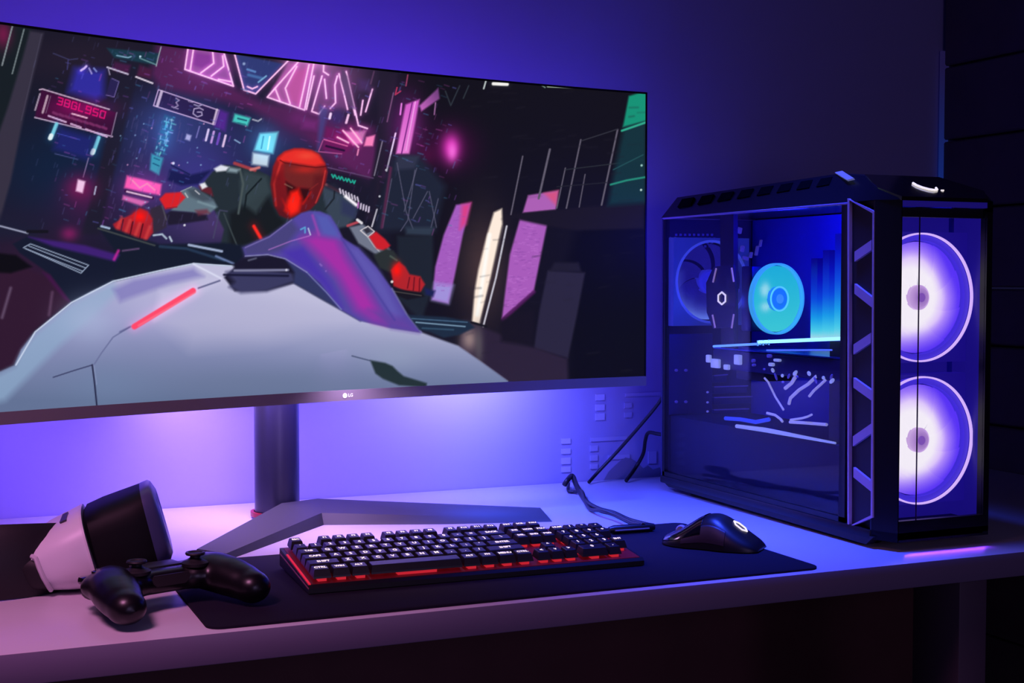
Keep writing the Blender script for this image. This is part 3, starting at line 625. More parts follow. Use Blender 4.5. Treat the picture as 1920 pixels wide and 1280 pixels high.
pg([(436, 496), (470, 478), (510, 478), (545, 486), (575, 512), (548, 512), (440, 503)], (26, 24, 44), 3); ln([(440, 507), (540, 506)], (126, 126, 158), 4.5, 2.5); ln([(420, 515), (540, 517)], (24, 24, 50), 4, 3); ln([(537, 506)], (210, 210, 226), 4, 2); ln([(466, 488), (480, 484)], (90, 92, 116), 3, 3)
pg([(534, 484), (558, 494), (580, 515), (604, 534), (642, 580), (676, 602), (605, 562), (551, 531), (552, 510)], (50, 56, 98), 3)
# windshield
pg([(547, 411), (565, 399), (580, 395), (600, 396), (620, 405), (632, 424), (642, 445), (672, 465), (705, 500), (735, 541), (762, 588), (790, 623), (734, 615), (674, 601), (637, 579), (600, 531), (575, 510), (535, 485), (502, 477), (460, 480), (455, 464), (480, 452), (505, 442)], (84, 70, 160), 2.2)
pg([(455, 464), (505, 442), (547, 412), (560, 430), (530, 470), (502, 477), (460, 480)], (70, 66, 120), 6, .9); pg([(530, 470), (570, 462), (620, 530), (640, 575), (600, 530), (575, 508), (540, 484)], (72, 50, 170), 8, .9)
pg([(566, 448), (592, 438), (632, 446), (652, 486), (690, 545), (724, 606), (700, 600), (668, 580), (634, 520), (600, 482)], (168, 46, 166), 12, .95)
pg([(590, 400), (614, 404), (632, 430), (640, 448), (604, 440)], (84, 92, 178), 6, .9); pg([(650, 460), (672, 466), (712, 512), (752, 590), (740, 606), (700, 540), (668, 490)], (96, 88, 176), 8, .9); pg([(690, 580), (735, 590), (760, 600), (785, 622), (734, 614)], (98, 66, 158), 8, .9)
ln([(586, 404), (598, 440)], (170, 70, 176), 4, 5, .8); ln([(640, 446), (700, 540), (740, 600)], (70, 60, 150), 3, 4, .7)
ln([(547, 412), (505, 444), (460, 464)], (128, 116, 176), 2, 2, .8); ln([(504, 468), (545, 452), (580, 442)], (190, 120, 206), 2, 2, .7); ln([(460, 480), (502, 477), (535, 485), (575, 510)], (150, 150, 200), 2.2, 2, .8); ln([(575, 510), (612, 548), (640, 580)], (130, 140, 190), 2, 2, .8)
ln([(564, 430), (572, 426), (572, 436)], (90, 160, 210), 3, 2); ln([(578, 428), (582, 440)], (190, 200, 230), 2.4, 2)
ln([(735, 541), (762, 588), (790, 623)], (130, 130, 184), 3, 3, .7); ln([(600, 495), (603, 498)], (150, 110, 200), 3, 2, .7); ln([(611, 508)], (150, 110, 200), 3, 2, .7)
# right wing
pg([(765, 590), (835, 594), (879, 602), (890, 614), (860, 628), (832, 633), (806, 622), (786, 618)], (30, 44, 64), 2.2); ln([(772, 597), (876, 604)], (70, 100, 130), 2, 1.6); ln([(780, 604), (872, 612)], (120, 150, 176), 2.4, 1.6); ln([(792, 615), (850, 618)], (50, 76, 100), 3, 2); ln([(884, 604), (912, 612)], (24, 22, 28), 4, 2)
# vent near the nose
pg([(694, 675), (722, 680), (736, 686), (746, 696), (757, 705), (800, 718), (800, 726), (748, 722), (718, 710), (704, 700)], (36, 50, 54), 2.2); ln([(660, 667), (694, 676)], (70, 80, 110), 2.2, 1.8)
# faint rain and grain
for k in range(260):
    x = rnd.uniform(60, 760); y = rnd.uniform(60, 420)
    if IMG[np.argmin((PX[::7] - x) ** 2 + (PY[::7] - y) ** 2) * 7].sum() > 330: continue
    l = rnd.uniform(4, 13); ln([(x, y), (x - l * .3, y + l)], (96, 100, 160), 1.4, 2, rnd.uniform(.12, .4))
for k in range(60):
    x = rnd.uniform(205, 345); y = rnd.uniform(215, 420); l = rnd.uniform(6, 22); ln([(x, y), (x - l * .25, y + l)], (96, 84, 140), 1.6, 2, rnd.uniform(.15, .45))

fi = np.arange((NX - 1) * (NY - 1)); rr, cc = fi // (NX - 1), fi % (NX - 1)
v0 = rr * NX + cc
faces = np.stack([v0, v0 + 1, v0 + 1 + NX, v0 + NX], -1)
me = bpy.data.meshes.new('screen')
me.vertices.add(NX * NY); me.vertices.foreach_set('co', (V3 - np.array(monitor.location)).ravel())
me.loops.add(faces.size); me.loops.foreach_set('vertex_index', faces.ravel().astype(np.int32))
me.polygons.add(len(faces)); me.polygons.foreach_set('loop_start', (np.arange(len(faces)) * 4).astype(np.int32))
me.polygons.foreach_set('loop_total', np.full(len(faces), 4, np.int32))
me.update(calc_edges=True)
at = me.color_attributes.new('Col', 'FLOAT_COLOR', 'POINT')
buf = np.ones((NX * NY, 4)); buf[:, :3] = s2l(np.clip(IMG, 0, 255)); at.data.foreach_set('color', buf.ravel())
obj('screen', me, mat_vc('screen_pixels', 1.0, 0.5, (2, 2, 3)), monitor, label='lit screen with a red-helmeted rider on a white hover bike in a neon city')


# stand: round pole and two splayed legs
m = MB(); pc = np.array([0.475, 1.97])
def ovl(r, z, n=40): return [(pc[0] + r * math.cos(2 * math.pi * k / n), pc[1] + r * math.sin(2 * math.pi * k / n), z) for k in range(n)]
m.loft([ovl(0.029, ZD + 0.002), ovl(0.0325, ZD + 0.005), ovl(0.0325, 1.19), ovl(0.030, 1.195)])
obj('stand_pole', m, mat('stand_gunmetal', (60, 60, 70), 0.32, 0.5), monitor)
m = MB(); mb_ = mon(0.0, 1.14, 0.046)
m.box(((mb_[0] + pc[0]) / 2, (mb_[1] + pc[1]) / 2, 1.15), (0.07, 0.14, 0.07), Euler((0, 0, MY)).to_matrix(), bevel=0.008)
obj('mount', m, M_shell, monitor)
M_leg = mat('stand_leg_grey', (52, 54, 50), 0.55, 0.0)
def leg(outline, heights, top):
    m = MB(); m.loft([[(x, y, ZD) for x, y in outline], [(x, y, ZD + h) for (x, y), h in zip(top, heights)]]); return m
# each leg: foot outline on the desk, narrower sloping top
m = leg([(0.5186, 1.8755), (0.346, 1.687), (0.310, 1.728), (0.470, 1.935), (0.5334, 1.955)], [0.016, 0.007, 0.009, 0.026, 0.026],
        [(0.518, 1.884), (0.344, 1.693), (0.314, 1.726), (0.472, 1.930), (0.530, 1.950)])
obj('stand_leg', m, M_leg, monitor)
m = leg([(0.5186, 1.8755), (0.6811, 1.812), (0.826, 1.772), (0.845, 1.848), (0.5334, 1.955)], [0.016, 0.010, 0.006, 0.009, 0.026],
        [(0.518, 1.884), (0.682, 1.824), (0.824, 1.782), (0.838, 1.840), (0.530, 1.950)])
obj('stand_leg', m, M_leg, monitor)
m = MB(); m.loft([ovl(0.034, ZD + 0.003), ovl(0.0385, ZD + 0.003), ovl(0.0385, ZD + 0.0095), ovl(0.034, ZD + 0.0095)], cap=False)
obj('accent_ring', m, mat('accent_red', (150, 20, 34), 0.35), monitor, label='dark red ring around the foot of the pole')

# ------------------------------------------------------------------ computer tower
XL, XR, YB, YS, YF, ZB, ZT = 1.12, 1.303, 1.978, 1.432, 1.398, 0.762, 1.197
tower = thing('computer_tower', 'black computer tower with glowing violet fans and a glass side', 'computer', (1.209, 1.69, ZD))
M_case = mat('case_black', (20, 19, 26), 0.36, 0.3)
M_trim = mat('case_trim', (205, 172, 190), 0.42, 0.0)
M_in = mat('case_inside', (40, 38, 80), 0.6, 0.0)
M_navy = mat('inner_fan_glow', (34, 30, 90), 0.5, emit=(22, 12, 112), es=0.95)  # emission stands in for fan light on the inner faces
def part(name, m, mats, parent=tower, **k): return obj(name, m, mats, parent, **k)
m = MB(); m.box((1.209, YB - 0.002, 0.98), (XR - XL - 0.004, 0.004, 0.43)); back_panel = part('back_panel', m, M_in)
m = MB(); m.box((XR - 0.002, (YB + YS) / 2, 0.98), (0.004, YB - YS, 0.435)); part('right_panel', m, M_case)
m = MB(); m.box((XR - 0.014, (YB + YS) / 2 + 0.02, 1.03), (0.004, YB - YS - 0.06, 0.33)); part('motherboard_tray', m, mat('tray_navy', (60, 56, 190), 0.6, 0.0))
m = MB()                                   # floor of the case and skirt
m.box((1.209, (YB + YS) / 2, ZB + 0.006), (XR - XL, YB - YS, 0.012), bevel=0.002)
m.slab([(XL, YS, ZB), (XL + 0.0145, YF, ZB), (XR - 0.0215, YF, ZB), (XR, YS, ZB)], (0, 0, 0.012)); part('bottom_panel', m, M_case)
for x in (XL + 0.03, XR - 0.03):
    for y in (1.47, 1.91):
        m = MB(); m.lathe([(0.012, ZD), (0.016, ZD + 0.004), (0.017, ZB + 0.001)], Matrix.Translation((x, y, 0)), 20); part('foot', m, M_black)
m = MB()                                   # long skirt along the left foot of the case
m.slab([(XL - 0.002, 1.44, ZD + 0.004), (XL - 0.002, 1.95, ZD + 0.008), (XL - 0.002, 1.972, ZB + 0.004), (XL - 0.002, 1.425, ZB + 0.004)], (0.012, 0, 0)); part('base_skirt', m, M_black)
# side frame
m = MB(); m.box((XL + 0.004, YB - 0.005, 0.98), (0.008, 0.010, 0.432)); part('rear_post', m, M_case)
m = MB(); m.box((XL + 0.003, (1.488 + YB) / 2, 1.1955), (0.007, YB - 1.488, 0.003), bevel=0.0006); part('top_rail', m, mat('rail', (170, 150, 190), 0.4, 0.0))
m = MB(); m.box((XL + 0.003, 1.4945, 0.98), (0.006, 0.013, 0.43)); part('glass_edge_band', m, M_black)
m = MB(); m.box((XL + 0.003, (1.488 + YB) / 2, 0.772), (0.006, YB - 1.488, 0.018)); part('bottom_rail', m, M_case)
m = MB(); m.box((XL + 0.001, (1.494 + 1.968) / 2, 0.988), (0.002, 1.968 - 1.494, 0.412)); part('side_glass', m, mat_glass('tinted_glass', (236, 236, 246), 0.05), label='tinted glass side')
# truss panel in front of the glass
m = MB(); m.box((XL + 0.0105, 1.462, 0.981), (0.003, 0.060, 0.432)); part('side_backing', m, M_black)
TRP = [(1590, 372), (1640, 396), (1637, 970), (1590, 989)]
tp = [at_x(x, y, XL) for x, y in TRP]
m = MB(); m.slab([p + np.array([0.004, 0, 0]) for p in tp], (0.004, 0, 0)); truss = part('side_vent', m, mat('vent_dark', (26, 20, 30), 0.6))
m = MB(); q = [(p[1], p[2]) for p in tp]
cy, cz = np.mean([a for a, _ in q]), np.mean([b for _, b in q])
ins = [(a + (cy - a) * 0.13, b + (cz - b) * 0.012) for a, b in q]
for i in range(4):
    j = (i + 1) % 4
    m.slab([(XL - 0.001, *q[i]), (XL - 0.001, *q[j]), (XL - 0.001, *ins[j]), (XL - 0.001, *ins[i])], (0.005, 0, 0))
part('vent_frame', m, M_trim, truss)
for (x0, y0), (x1, y1) in (((1602, 481), (1634, 459)), ((1602, 541), (1635, 567)), ((1600, 655), (1633, 633)), ((1600, 717), (1635, 742)), ((1599, 827), (1635, 802)), ((1600, 885), (1637, 915))):
    a, b = at_x(x0, y0, XL), at_x(x1, y1, XL)
    m = MB(); h = np.array([0, 0, 0.0065])
    m.slab([a - h, b - h, b + h, a + h], (0.004, 0, 0)); part('strut', m, M_trim, truss)
# front corner posts and frame
gx0, gx1 = XL + 0.0150, 1.2725
m = MB(); m.slab([(XL, YS, ZB), (XL + 0.0145, YF, ZB), (gx0 + 0.001, YF, ZB), (gx0 + 0.001, YF + 0.012, ZB), (XL + 0.006, YS + 0.004, ZB)], (0, 0, ZT - ZB)); part('front_post', m, M_case)
m = MB(); m.slab([(XL + 0.0002, YS, ZB), (XL + 0.0002, 1.4345, ZB), (XL + 0.006, 1.4345, ZB), (XL + 0.006, YS, ZB)], (0, 0, ZT - ZB)); part('side_post', m, M_case)
m = MB(); m.slab([(XR, YS, ZB + 0.005), (XR - 0.0215, YF, ZB + 0.005), (gx1, YF, ZB + 0.005), (gx1, YF + 0.012, ZB + 0.005), (XR - 0.006, YS + 0.004, ZB + 0.005)], (0, 0, ZT - ZB - 0.013)); part('front_post', m, M_case)
m = MB(); m.box(((gx0 + gx1) / 2, YF + 0.004, 0.777), (gx1 - gx0, 0.008, 0.024)); part('front_lower_bar', m, M_case)
m = MB(); m.box(((gx0 + gx1) / 2, YF + 0.012, 1.181), (gx1 - gx0, 0.008, 0.012)); part('front_upper_bar', m, M_black)
m = MB(); m.box(((gx0 + gx1) / 2, YF + 0.004, 1.1925), (gx1 - gx0, 0.007, 0.009)); part('front_glow_bar', m, mat('glow_bar', (40, 34, 130), 0.4, emit=(38, 26, 150), es=0.35), label='blue lit strip under the top cover')
m = MB(); m.box(((gx0 + gx1) / 2, YF + 0.003, 0.982), (gx1 - gx0, 0.002, 0.386)); part('front_glass', m, mat_glass('front_glass', (250, 250, 255), 0.04), label='clear front glass')
sx = at_y(1722, 700, YF)[0]
m = MB(); m.box((sx, YF + 0.0012, 0.982), (0.0011, 0.0014, 0.386)); part('glass_seam', m, mat('seam', (60, 40, 90), 0.4))
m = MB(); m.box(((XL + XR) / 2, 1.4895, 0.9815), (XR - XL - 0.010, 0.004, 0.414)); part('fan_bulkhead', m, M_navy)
m = MB(); m.box((XR - 0.0050, 1.462, 0.9815), (0.001, 0.050, 0.414)); part('fan_glow_liner', m, M_navy)  # thin sheet added to carry the painted fan glow
# two big front fans
def ring_M(c, ax='y'):
    return Matrix.Translation(c) @ Matrix.Rotation(R(90), 4, 'X')
M_fanlit = mat_vc('fan_blade_light', 1.0)
fx = at_y(1722, 558, 1.455)[0]
M_ringlit = mat('fan_ring_light', (200, 180, 230), 0.4, emit=(222, 186, 255), es=0.95)
M_fan_edge = mat('fan_ring_dark', (46, 38, 120), 0.5, emit=(70, 48, 220), es=0.8)
for py in (557.5, 824.5):
    c = Vector(at_y(1722, py, 1.455)); fr = 0.0845
    m = MB(); n = 64                       # square frame with a round opening
    def sq(k):
        a = 2 * math.pi * k / n; q = 1 / max(abs(math.cos(a)), abs(math.sin(a)))
        return math.cos(a) * q, math.sin(a) * q
    lo = []
    for y_, f_ in ((1.462, 0), (1.462, 1), (1.487, 1), (1.487, 0)):
        lp = []
        for k in range(n):
            a = 2 * math.pi * k / n
            if f_: lp.append((max(XL + .007, min(XR - .006, c.x + 0.0865 * sq(k)[0])), y_, c.z + 0.0865 * sq(k)[1]))
            else: lp.append((c.x + fr * math.cos(a), y_, c.z + fr * math.sin(a)))
        lo.append(lp)
    lo.append(lo[0]); m.loft(lo, cap=False)
    fan = part('front_fan', m, mat('fan_frame_navy', (30, 26, 96), 0.5, emit=(24, 12, 120), es=0.95))  # emission paints the fan's light onto the frame
    Mf = ring_M(c)
    m = MB(); m.lathe([(fr - 0.0018, 0.004), (fr - 0.0018, 0.008), (fr + 0.0004, 0.008), (fr + 0.0004, 0.004)], Mf, 96, closed_prof=True); part('ring', m, M_ringlit, fan)
    m = MB(); m.lathe([(fr - 0.0095, -0.010), (fr - 0.0095, 0.003), (fr - 0.002, 0.003), (fr - 0.002, -0.010)], Mf, 96, closed_prof=True); part('shroud', m, M_fan_edge, fan)
    m = MB(); NB, NR, NA = 9, 14, 6        # swept translucent blades
    for b in range(NB):
        L = []
        for i in range(NR + 1):
            r = 0.016 + (fr - 0.011 - 0.016) * i / NR
            row = []
            for j in range(NA + 1):
                a = 2 * math.pi * (b + j / NA * 1.09) / NB + 0.55 * (r / fr) ** 1.4
                row.append(Mf @ Vector((r * math.cos(a), r * math.sin(a), -0.004 + 0.0022 * (j / NA - 0.5))))
            L.append(row)
        m.loft(L, closed=False)
    bl = part('blades', m, M_fanlit, fan, smooth=0)
    tl = Vector(tower.location)
    def fan_col(co, c=c, tl=tl, fr=fr):
        d = co + np.array(tl) - np.array(c)
        r = np.hypot(d[:, 0], d[:, 2]) / fr; u = d[:, 0] / fr; an = np.arctan2(d[:, 2], d[:, 0])
        g = np.clip((r + 0.22 * u + 0.05 * np.sin(3 * an) + 0.10 * np.abs(d[:, 2] / fr) - 0.62) / 0.40, 0, 1)[:, None]
        g2 = np.clip((r + 0.22 * u - 0.44) / 0.30, 0, 1)[:, None]
        w_ = np.array([255, 248, 250.]); v_ = np.array([214, 176, 255.]); b_ = np.array([92, 54, 246.])
        base = w_ * (1 - g2) + v_ * g2
        return base * (1 - g) + b_ * g
    paint(bl.data, fan_col)
    m = MB(); m.lathe([(0.0005, 0.006), (0.012, 0.006), (0.0165, 0.002), (0.0165, -0.008)], Mf, 40)
    hub = part('hub', m, mat_vc('fan_hub', 0.95), fan)
    def hub_col(co, c=c, tl=tl):
        d = co + np.array(tl) - np.array(c); r = np.clip(np.hypot(d[:, 0], d[:, 2]) / 0.0165, 0, 1)[:, None]
        return np.array([130, 84, 176.]) * (1 - r) + np.array([206, 168, 224.]) * r
    paint(hub.data, hub_col)
    m = MB(); m.lathe([(0.0005, 0.0066), (0.006, 0.0066), (0.006, 0.005)], Mf, 24); part('hub_cap', m, mat('hub_cap', (120, 80, 160), 0.4, emit=(140, 92, 190), es=0.8), hub)

# top: sloping cover with vents along its left bevel, and the glossy front cap
def top_loop(y, zr, xe=0.0, inset=0.030, ze=ZT):
    return [(XL + xe, y, ze), (XL + xe + inset, y, zr), (XR - xe - inset, y, zr), (XR - xe, y, ze)]
def cap_h(y): return ZT + 0.003 + (y - YF + 0.002) * 0.36
zr0, zr1 = 1.231, at_x(1575, 325, 1.15)[2]
yb, yc = YB + 0.004, at_x(1577, 325, 1.15)[1]
m = MB(); m.loft([top_loop(yb, zr0), top_loop(yc, zr1), top_loop(1.49, cap_h(1.49) - 0.0015), [(XL, YS, ZT), (XL + 0.004, YS, cap_h(YS) - 0.0015), (XR - 0.006, YS, cap_h(YS) - 0.0015), (XR, YS, ZT)], [(XL + 0.0125, YF, ZT - 0.001), (XL + 0.013, YF, cap_h(YF) - 0.0015), (XR - 0.032, YF, cap_h(YF) - 0.0015), (XR - 0.0215, YF, ZT - 0.001)]]); top_cover = part('top_cover', m, M_case)
def bevel_pt(px, py):                        # point on the left bevel seen at a photo pixel
    p0, p1, p2 = np.array([XL, yb, ZT]), np.array([XL, yc, ZT]), np.array([XL + 0.030, (yb + yc) / 2, (zr0 + zr1) / 2])
    n_ = np.cross(p1 - p0, p2 - p0); d = ray(px, py)
    return CAM + d * (np.dot(p0 - CAM, n_) / np.dot(d, n_))
for k in range(8):
    x0 = 1272 + k * 37.2
    q = [bevel_pt(x0, 390 - k * 5.4), bevel_pt(x0 + 24, 386 - k * 5.4), bevel_pt(x0 + 31, 371.5 - k * 5.4), bevel_pt(x0 + 9, 375 - k * 5.4)]
    m = MB(); m.slab([p + np.array([-0.0022, 0, 0.0018]) for p in q], (0.0030, 0, -0.0024)); part('vent_slot', m, mat('slot_black', (3, 3, 5), 0.9, spec=0.05), top_cover)
# front cap: hexagonal glossy plate falling to the front
ridgeL = at_z(1600, 321, ZT + 0.042)
m = MB()
cap_t = [(x, y, cap_h(y)) for x, y in ((XL + 0.030, 1.492), (XR - 0.030, 1.492), (XR - 0.006, 1.432), (XR - 0.032, YF - 0.002), (XL + 0.013, YF - 0.002), (XL + 0.004, 1.432))]
m.loft([[(x, y, z - 0.005) for x, y, z in cap_t], cap_t]); cap = part('front_cap', m, M_gloss)
m = MB(); m.slab([(XR - 0.0215, YF, ZT - 0.014), (XR, YS, ZT - 0.014), (XR, YS, ZT), (XR - 0.0215, YF, ZT), (gx1, YF, ZT), (gx1, YF, ZT - 0.014)], (0, 0.004, 0)); part('cap_cheek', m, M_case)
q = [bevel_pt(1569, 328), bevel_pt(1583, 325), bevel_pt(1605, 339), bevel_pt(1592, 342)]
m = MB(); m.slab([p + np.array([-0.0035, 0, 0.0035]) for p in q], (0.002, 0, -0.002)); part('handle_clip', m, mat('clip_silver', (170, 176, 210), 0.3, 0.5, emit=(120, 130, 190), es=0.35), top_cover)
# emblem and power light on the cap
def cap_z(x, y):
    a, b, c_ = (np.array(cap_t[i]) for i in (0, 1, 3)); n_ = np.cross(b - a, c_ - a); return a[2] - ((x - a[0]) * n_[0] + (y - a[1]) * n_[1]) / n_[2]
def cap_at(px, py):
    a, b, c_ = (np.array(cap_t[i]) for i in (0, 1, 3)); n_ = np.cross(b - a, c_ - a); d = ray(px, py)
    return CAM + d * (np.dot(a - CAM, n_) / np.dot(d, n_))
ce = cap_at(1734, 350)
m = MB(); rr_ = 0.0125; hexa = []
for k in range(7):
    a = math.pi * (0.80 + 1.05 * k / 6)
    hexa.append((ce[0] + rr_ * math.cos(a), ce[1] + rr_ * 1.5 * math.sin(a)))
m.tube([(x, y, cap_z(x, y) + 0.0012) for x, y in hexa], 0.0016, 8); part('emblem', m, M_white, cap, label='lit white open hexagon emblem')
pe = cap_at(1767, 357)
m = MB(); m.lathe([(0.0005, 0.001), (0.0022, 0.001), (0.0022, -0.001)], Matrix.Translation((pe[0], pe[1], cap_z(pe[0], pe[1]))), 16); part('power_light', m, M_white, cap)

# inside: rear exhaust fan
YI = YB - 0.012
c = Vector(at_y(1326, 528, YI)); fr = 0.0675
m = MB(); lo = []
for y_, f_ in ((YI - 0.014, 0), (YI - 0.014, 1), (YI + 0.007, 1), (YI + 0.007, 0)):
    lo.append([(c.x + (0.072 * sq(k)[0] if f_ else fr * math.cos(2 * math.pi * k / n)), y_, c.z + (0.072 * sq(k)[1] if f_ else fr * math.sin(2 * math.pi * k / n))) for k in range(n)])
lo.append(lo[0]); m.loft(lo, cap=False)
rear_fan = part('rear_fan', m, mat('fan_frame_pale', (110, 130, 170), 0.45, emit=(60, 80, 180), es=0.15))  # slight emission stands in for case light on the frame
Mf = ring_M(c)
m = MB(); m.lathe([(fr - 0.003, 0.012), (fr - 0.003, 0.0155), (fr + 0.001, 0.0155), (fr + 0.001, 0.012)], Mf, 64, closed_prof=True); part('ring', m, mat('pale_ring', (120, 140, 220), 0.4, emit=(90, 110, 220), es=0.35), rear_fan)
m = MB()
for b in range(7):
    L = []
    for i in range(9):
        r = 0.020 + (fr - 0.005 - 0.020) * i / 8; row = []
        for j in range(7):
            a = 2 * math.pi * (b + j / 6 * 0.9) / 7 + 0.9 * (r / fr) ** 1.2
            row.append(Mf @ Vector((r * math.cos(a), r * math.sin(a), 0.008 * (j / 6 - 0.5))))
        L.append(row)
    m.loft(L, closed=False)
bl = part('blades', m, mat_vc('rear_blades', 0.9), rear_fan, smooth=0)
def rear_shine_col(co, c=c):
    d = co + np.array(tower.location) - np.array(c); r = np.hypot(d[:, 0], d[:, 2]) / fr
    low = np.clip((-d[:, 2] / fr - 0.15) / 0.7, 0, 1) * np.clip((r - 0.45) / 0.5, 0, 1) + 0.5 * np.clip((-d[:, 0] / fr - 0.6) / 0.4, 0, 1) * (d[:, 2] < 0.02)  # highlight at lower left, painted into the blade colour
    low = np.clip(low, 0, 1)[:, None]
    return np.array([30, 26, 136.]) * (1 - low) + np.array([120, 152, 255.]) * low
paint(bl.data, rear_shine_col)
m = MB(); m.lathe([(0.0005, 0.012), (0.017, 0.012), (0.020, 0.008), (0.020, -0.008)], Mf, 40); part('hub', m, mat('rear_hub', (70, 76, 190), 0.4, emit=(56, 56, 200), es=0.5), rear_fan)
m = MB(); m.lathe([(0.0005, 0.0125), (0.008, 0.0125), (0.008, 0.010)], Mf, 24); part('hub_cap', m, mat('rear_hub_cap', (120, 140, 250), 0.4, emit=(110, 130, 250), es=0.8), rear_fan)
# perforated strip over the fan, vent bars, raised panel and slot covers on the back
m = MB()
for i in range(9):
    for j in range(4):
        p = at_y(1268 + i * 8.4 + (j % 2) * 4.2, 444 + j * 7.2 - 4, YB - 0.005); m.box((p[0], YB - 0.0047, p[2]), (0.0036, 0.0014, 0.0036))
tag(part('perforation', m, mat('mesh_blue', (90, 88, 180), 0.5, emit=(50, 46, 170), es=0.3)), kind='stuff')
def back_bar(x0, y0, x1, y1, w_, name, mm):
    a, b = at_y(x0, y0, YB - 0.006), at_y(x1, y1, YB - 0.006); m = MB(); m.tube([a, b], w_, 8); return part(name, m, mm, back_panel)
M_lav = mat('lavender_metal', (130, 120, 190), 0.4, 0.5, emit=(70, 60, 170), es=0.35)  # emission imitates blue case light on plain metal
for x in (1257, 1266): back_bar(x, 444, x, 466, 0.0016, 'vent_bar', M_lav)
m = MB(); a, b = at_y(1253, 626, YB - 0.007), at_y(1335, 774, YB - 0.007)
m.box(((a[0] + b[0]) / 2, YB - 0.0065, (a[2] + b[2]) / 2), (b[0] - a[0], 0.005, a[2] - b[2]), bevel=0.002); part('rear_plate', m, mat('rear_plate', (50, 46, 118), 0.5, 0.2))
for x in (1268, 1286):
    back_bar(x, 660, x, 752, 0.0018, 'vent_bar', M_lav)
    for y in (694, 753):
        p = at_y(x, y, YB - 0.010); m = MB(); m.ellipsoid(p, (0.0034, 0.002, 0.0024), n=12); part('screw', m, M_lav, back_panel)
for y in (735, 754, 771, 790):
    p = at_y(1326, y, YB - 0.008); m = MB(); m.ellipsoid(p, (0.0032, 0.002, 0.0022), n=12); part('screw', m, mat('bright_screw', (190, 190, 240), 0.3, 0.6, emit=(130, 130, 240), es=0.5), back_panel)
for y, x1 in ((706, 1362), (727, 1400), (747, 1408), (770, 1402)):
    a, b = at_y(1337, y, YB - 0.012), at_y(x1, y - 2, YB - 0.012)
    m = MB(); m.box((((a + b) / 2)[0], YB - 0.009, a[2] - 0.004), (b[0] - a[0], 0.009, 0.012), bevel=0.001); part('slot_cover', m, mat('slot_cover', (58, 56, 120), 0.4, 0.4), back_panel)
    m = MB(); m.tube([a + np.array([0, -0.004, 0.002]), b + np.array([0, -0.004, 0.002])], 0.0011, 6); part('slot_edge', m, M_lav, back_panel)

# bracket with lit hexagon in front of the fan
XB_ = XL + 0.012
def bx(px, py): return at_x(px, py, XB_)
m = MB(); m.slab([bx(1350, 405), bx(1375, 402), bx(1376, 660), bx(1352, 662)], (0.008, 0, 0)); bracket = part('cable_cover', m, M_black)
m = MB(); m.slab([bx(1341, 500), bx(1378, 496), bx(1383, 556), bx(1378, 612), bx(1340, 616), bx(1328, 585), bx(1327, 530)], (-0.003, 0, 0)); part('shield_plate', m, mat('shield_navy', (16, 15, 44), 0.45), bracket)
m = MB(); hc = bx(1357.5, 559); n6 = 6
hx = [np.array([XB_ - 0.004, hc[1] - 0.0118 * math.sin(2 * math.pi * k / 6), hc[2] + 0.0094 * math.cos(2 * math.pi * k / 6)]) for k in range(6)]
m.tube(hx + [hx[0], hx[1]], 0.0014, 8, cap=False); part('emblem', m, M_white, bracket, label='lit white hexagon emblem')
for (x0, y0), (x1, y1) in (((1347, 503), (1341, 529)), ((1376, 502), (1380, 528)), ((1340, 590), (1345, 614)), ((1380, 589), (1376, 615))):
    m = MB(); m.tube([bx(x0, y0) + np.array([-0.004, 0, 0]), bx(x1, y1) + np.array([-0.004, 0, 0])], 0.0014, 8); part('light_bar', m, mat('dim_bar', (150, 130, 170), 0.4, emit=(170, 140, 190), es=0.6), bracket)

# cyan processor fan
YC = 1.775
c = Vector(at_y(1455, 560, YC)); fr = 0.0545
Mf = Matrix.Translation(c) @ Matrix.Rotation(R(10), 4, 'Z') @ Matrix.Rotation(R(90), 4, 'X')
m = MB(); m.lathe([(fr - 0.003, -0.003), (fr - 0.003, 0.006), (fr, 0.006), (fr, -0.003)], Mf, 72, closed_prof=True)
cpu_fan = part('processor_fan', m, mat('cyan_rim', (40, 160, 200), 0.4, emit=(70, 190, 240), es=0.85))
m = MB()
for b in range(9):
    L = []
    for i in range(9):
        r = 0.016 + (fr - 0.004 - 0.016) * i / 8; row = []
        for j in range(7):
            a = 2 * math.pi * (b + j / 6 * 1.16) / 9 + 0.6 * (r / fr); row.append(Mf @ Vector((r * math.cos(a), r * math.sin(a), 0.0016 * (j / 6 - 0.5))))
        L.append(row)
    m.loft(L, closed=False)
bl = part('blades', m, mat_vc('cyan_blades', 1.0), cpu_fan, smooth=0)
def cy_col(co, c=c):
    d = co + np.array(tower.location) - np.array(c); x_, z_ = (d[:, 0] / math.cos(R(10))) / fr, d[:, 2] / fr
    hot = np.clip(1.25 * np.exp(-(((x_ + 0.42) / 0.17) ** 2 + ((z_ - 0.25) / 0.2) ** 2)) + 1.1 * np.exp(-(((x_ + 0.4) / 0.2) ** 2 + ((z_ + 0.22) / 0.12) ** 2)), 0, 1)[:, None]  # bright spots on the left are highlights painted into the blades
    g = np.clip(0.5 + 0.6 * z_, 0, 1)[:, None]
    b_ = np.array([70, 232, 232.]) * (1 - g) + np.array([38, 204, 236.]) * g
    return b_ * (1 - hot) + np.array([170, 252, 255.]) * hot
paint(bl.data, cy_col)
m = MB(); m.lathe([(0.0005, 0.008), (0.0155, 0.008), (0.0185, 0.005), (0.0185, -0.006)], Mf, 40); hub = part('hub', m, mat('cyan_hub', (30, 120, 200), 0.4, emit=(36, 138, 214), es=0.85), cpu_fan)
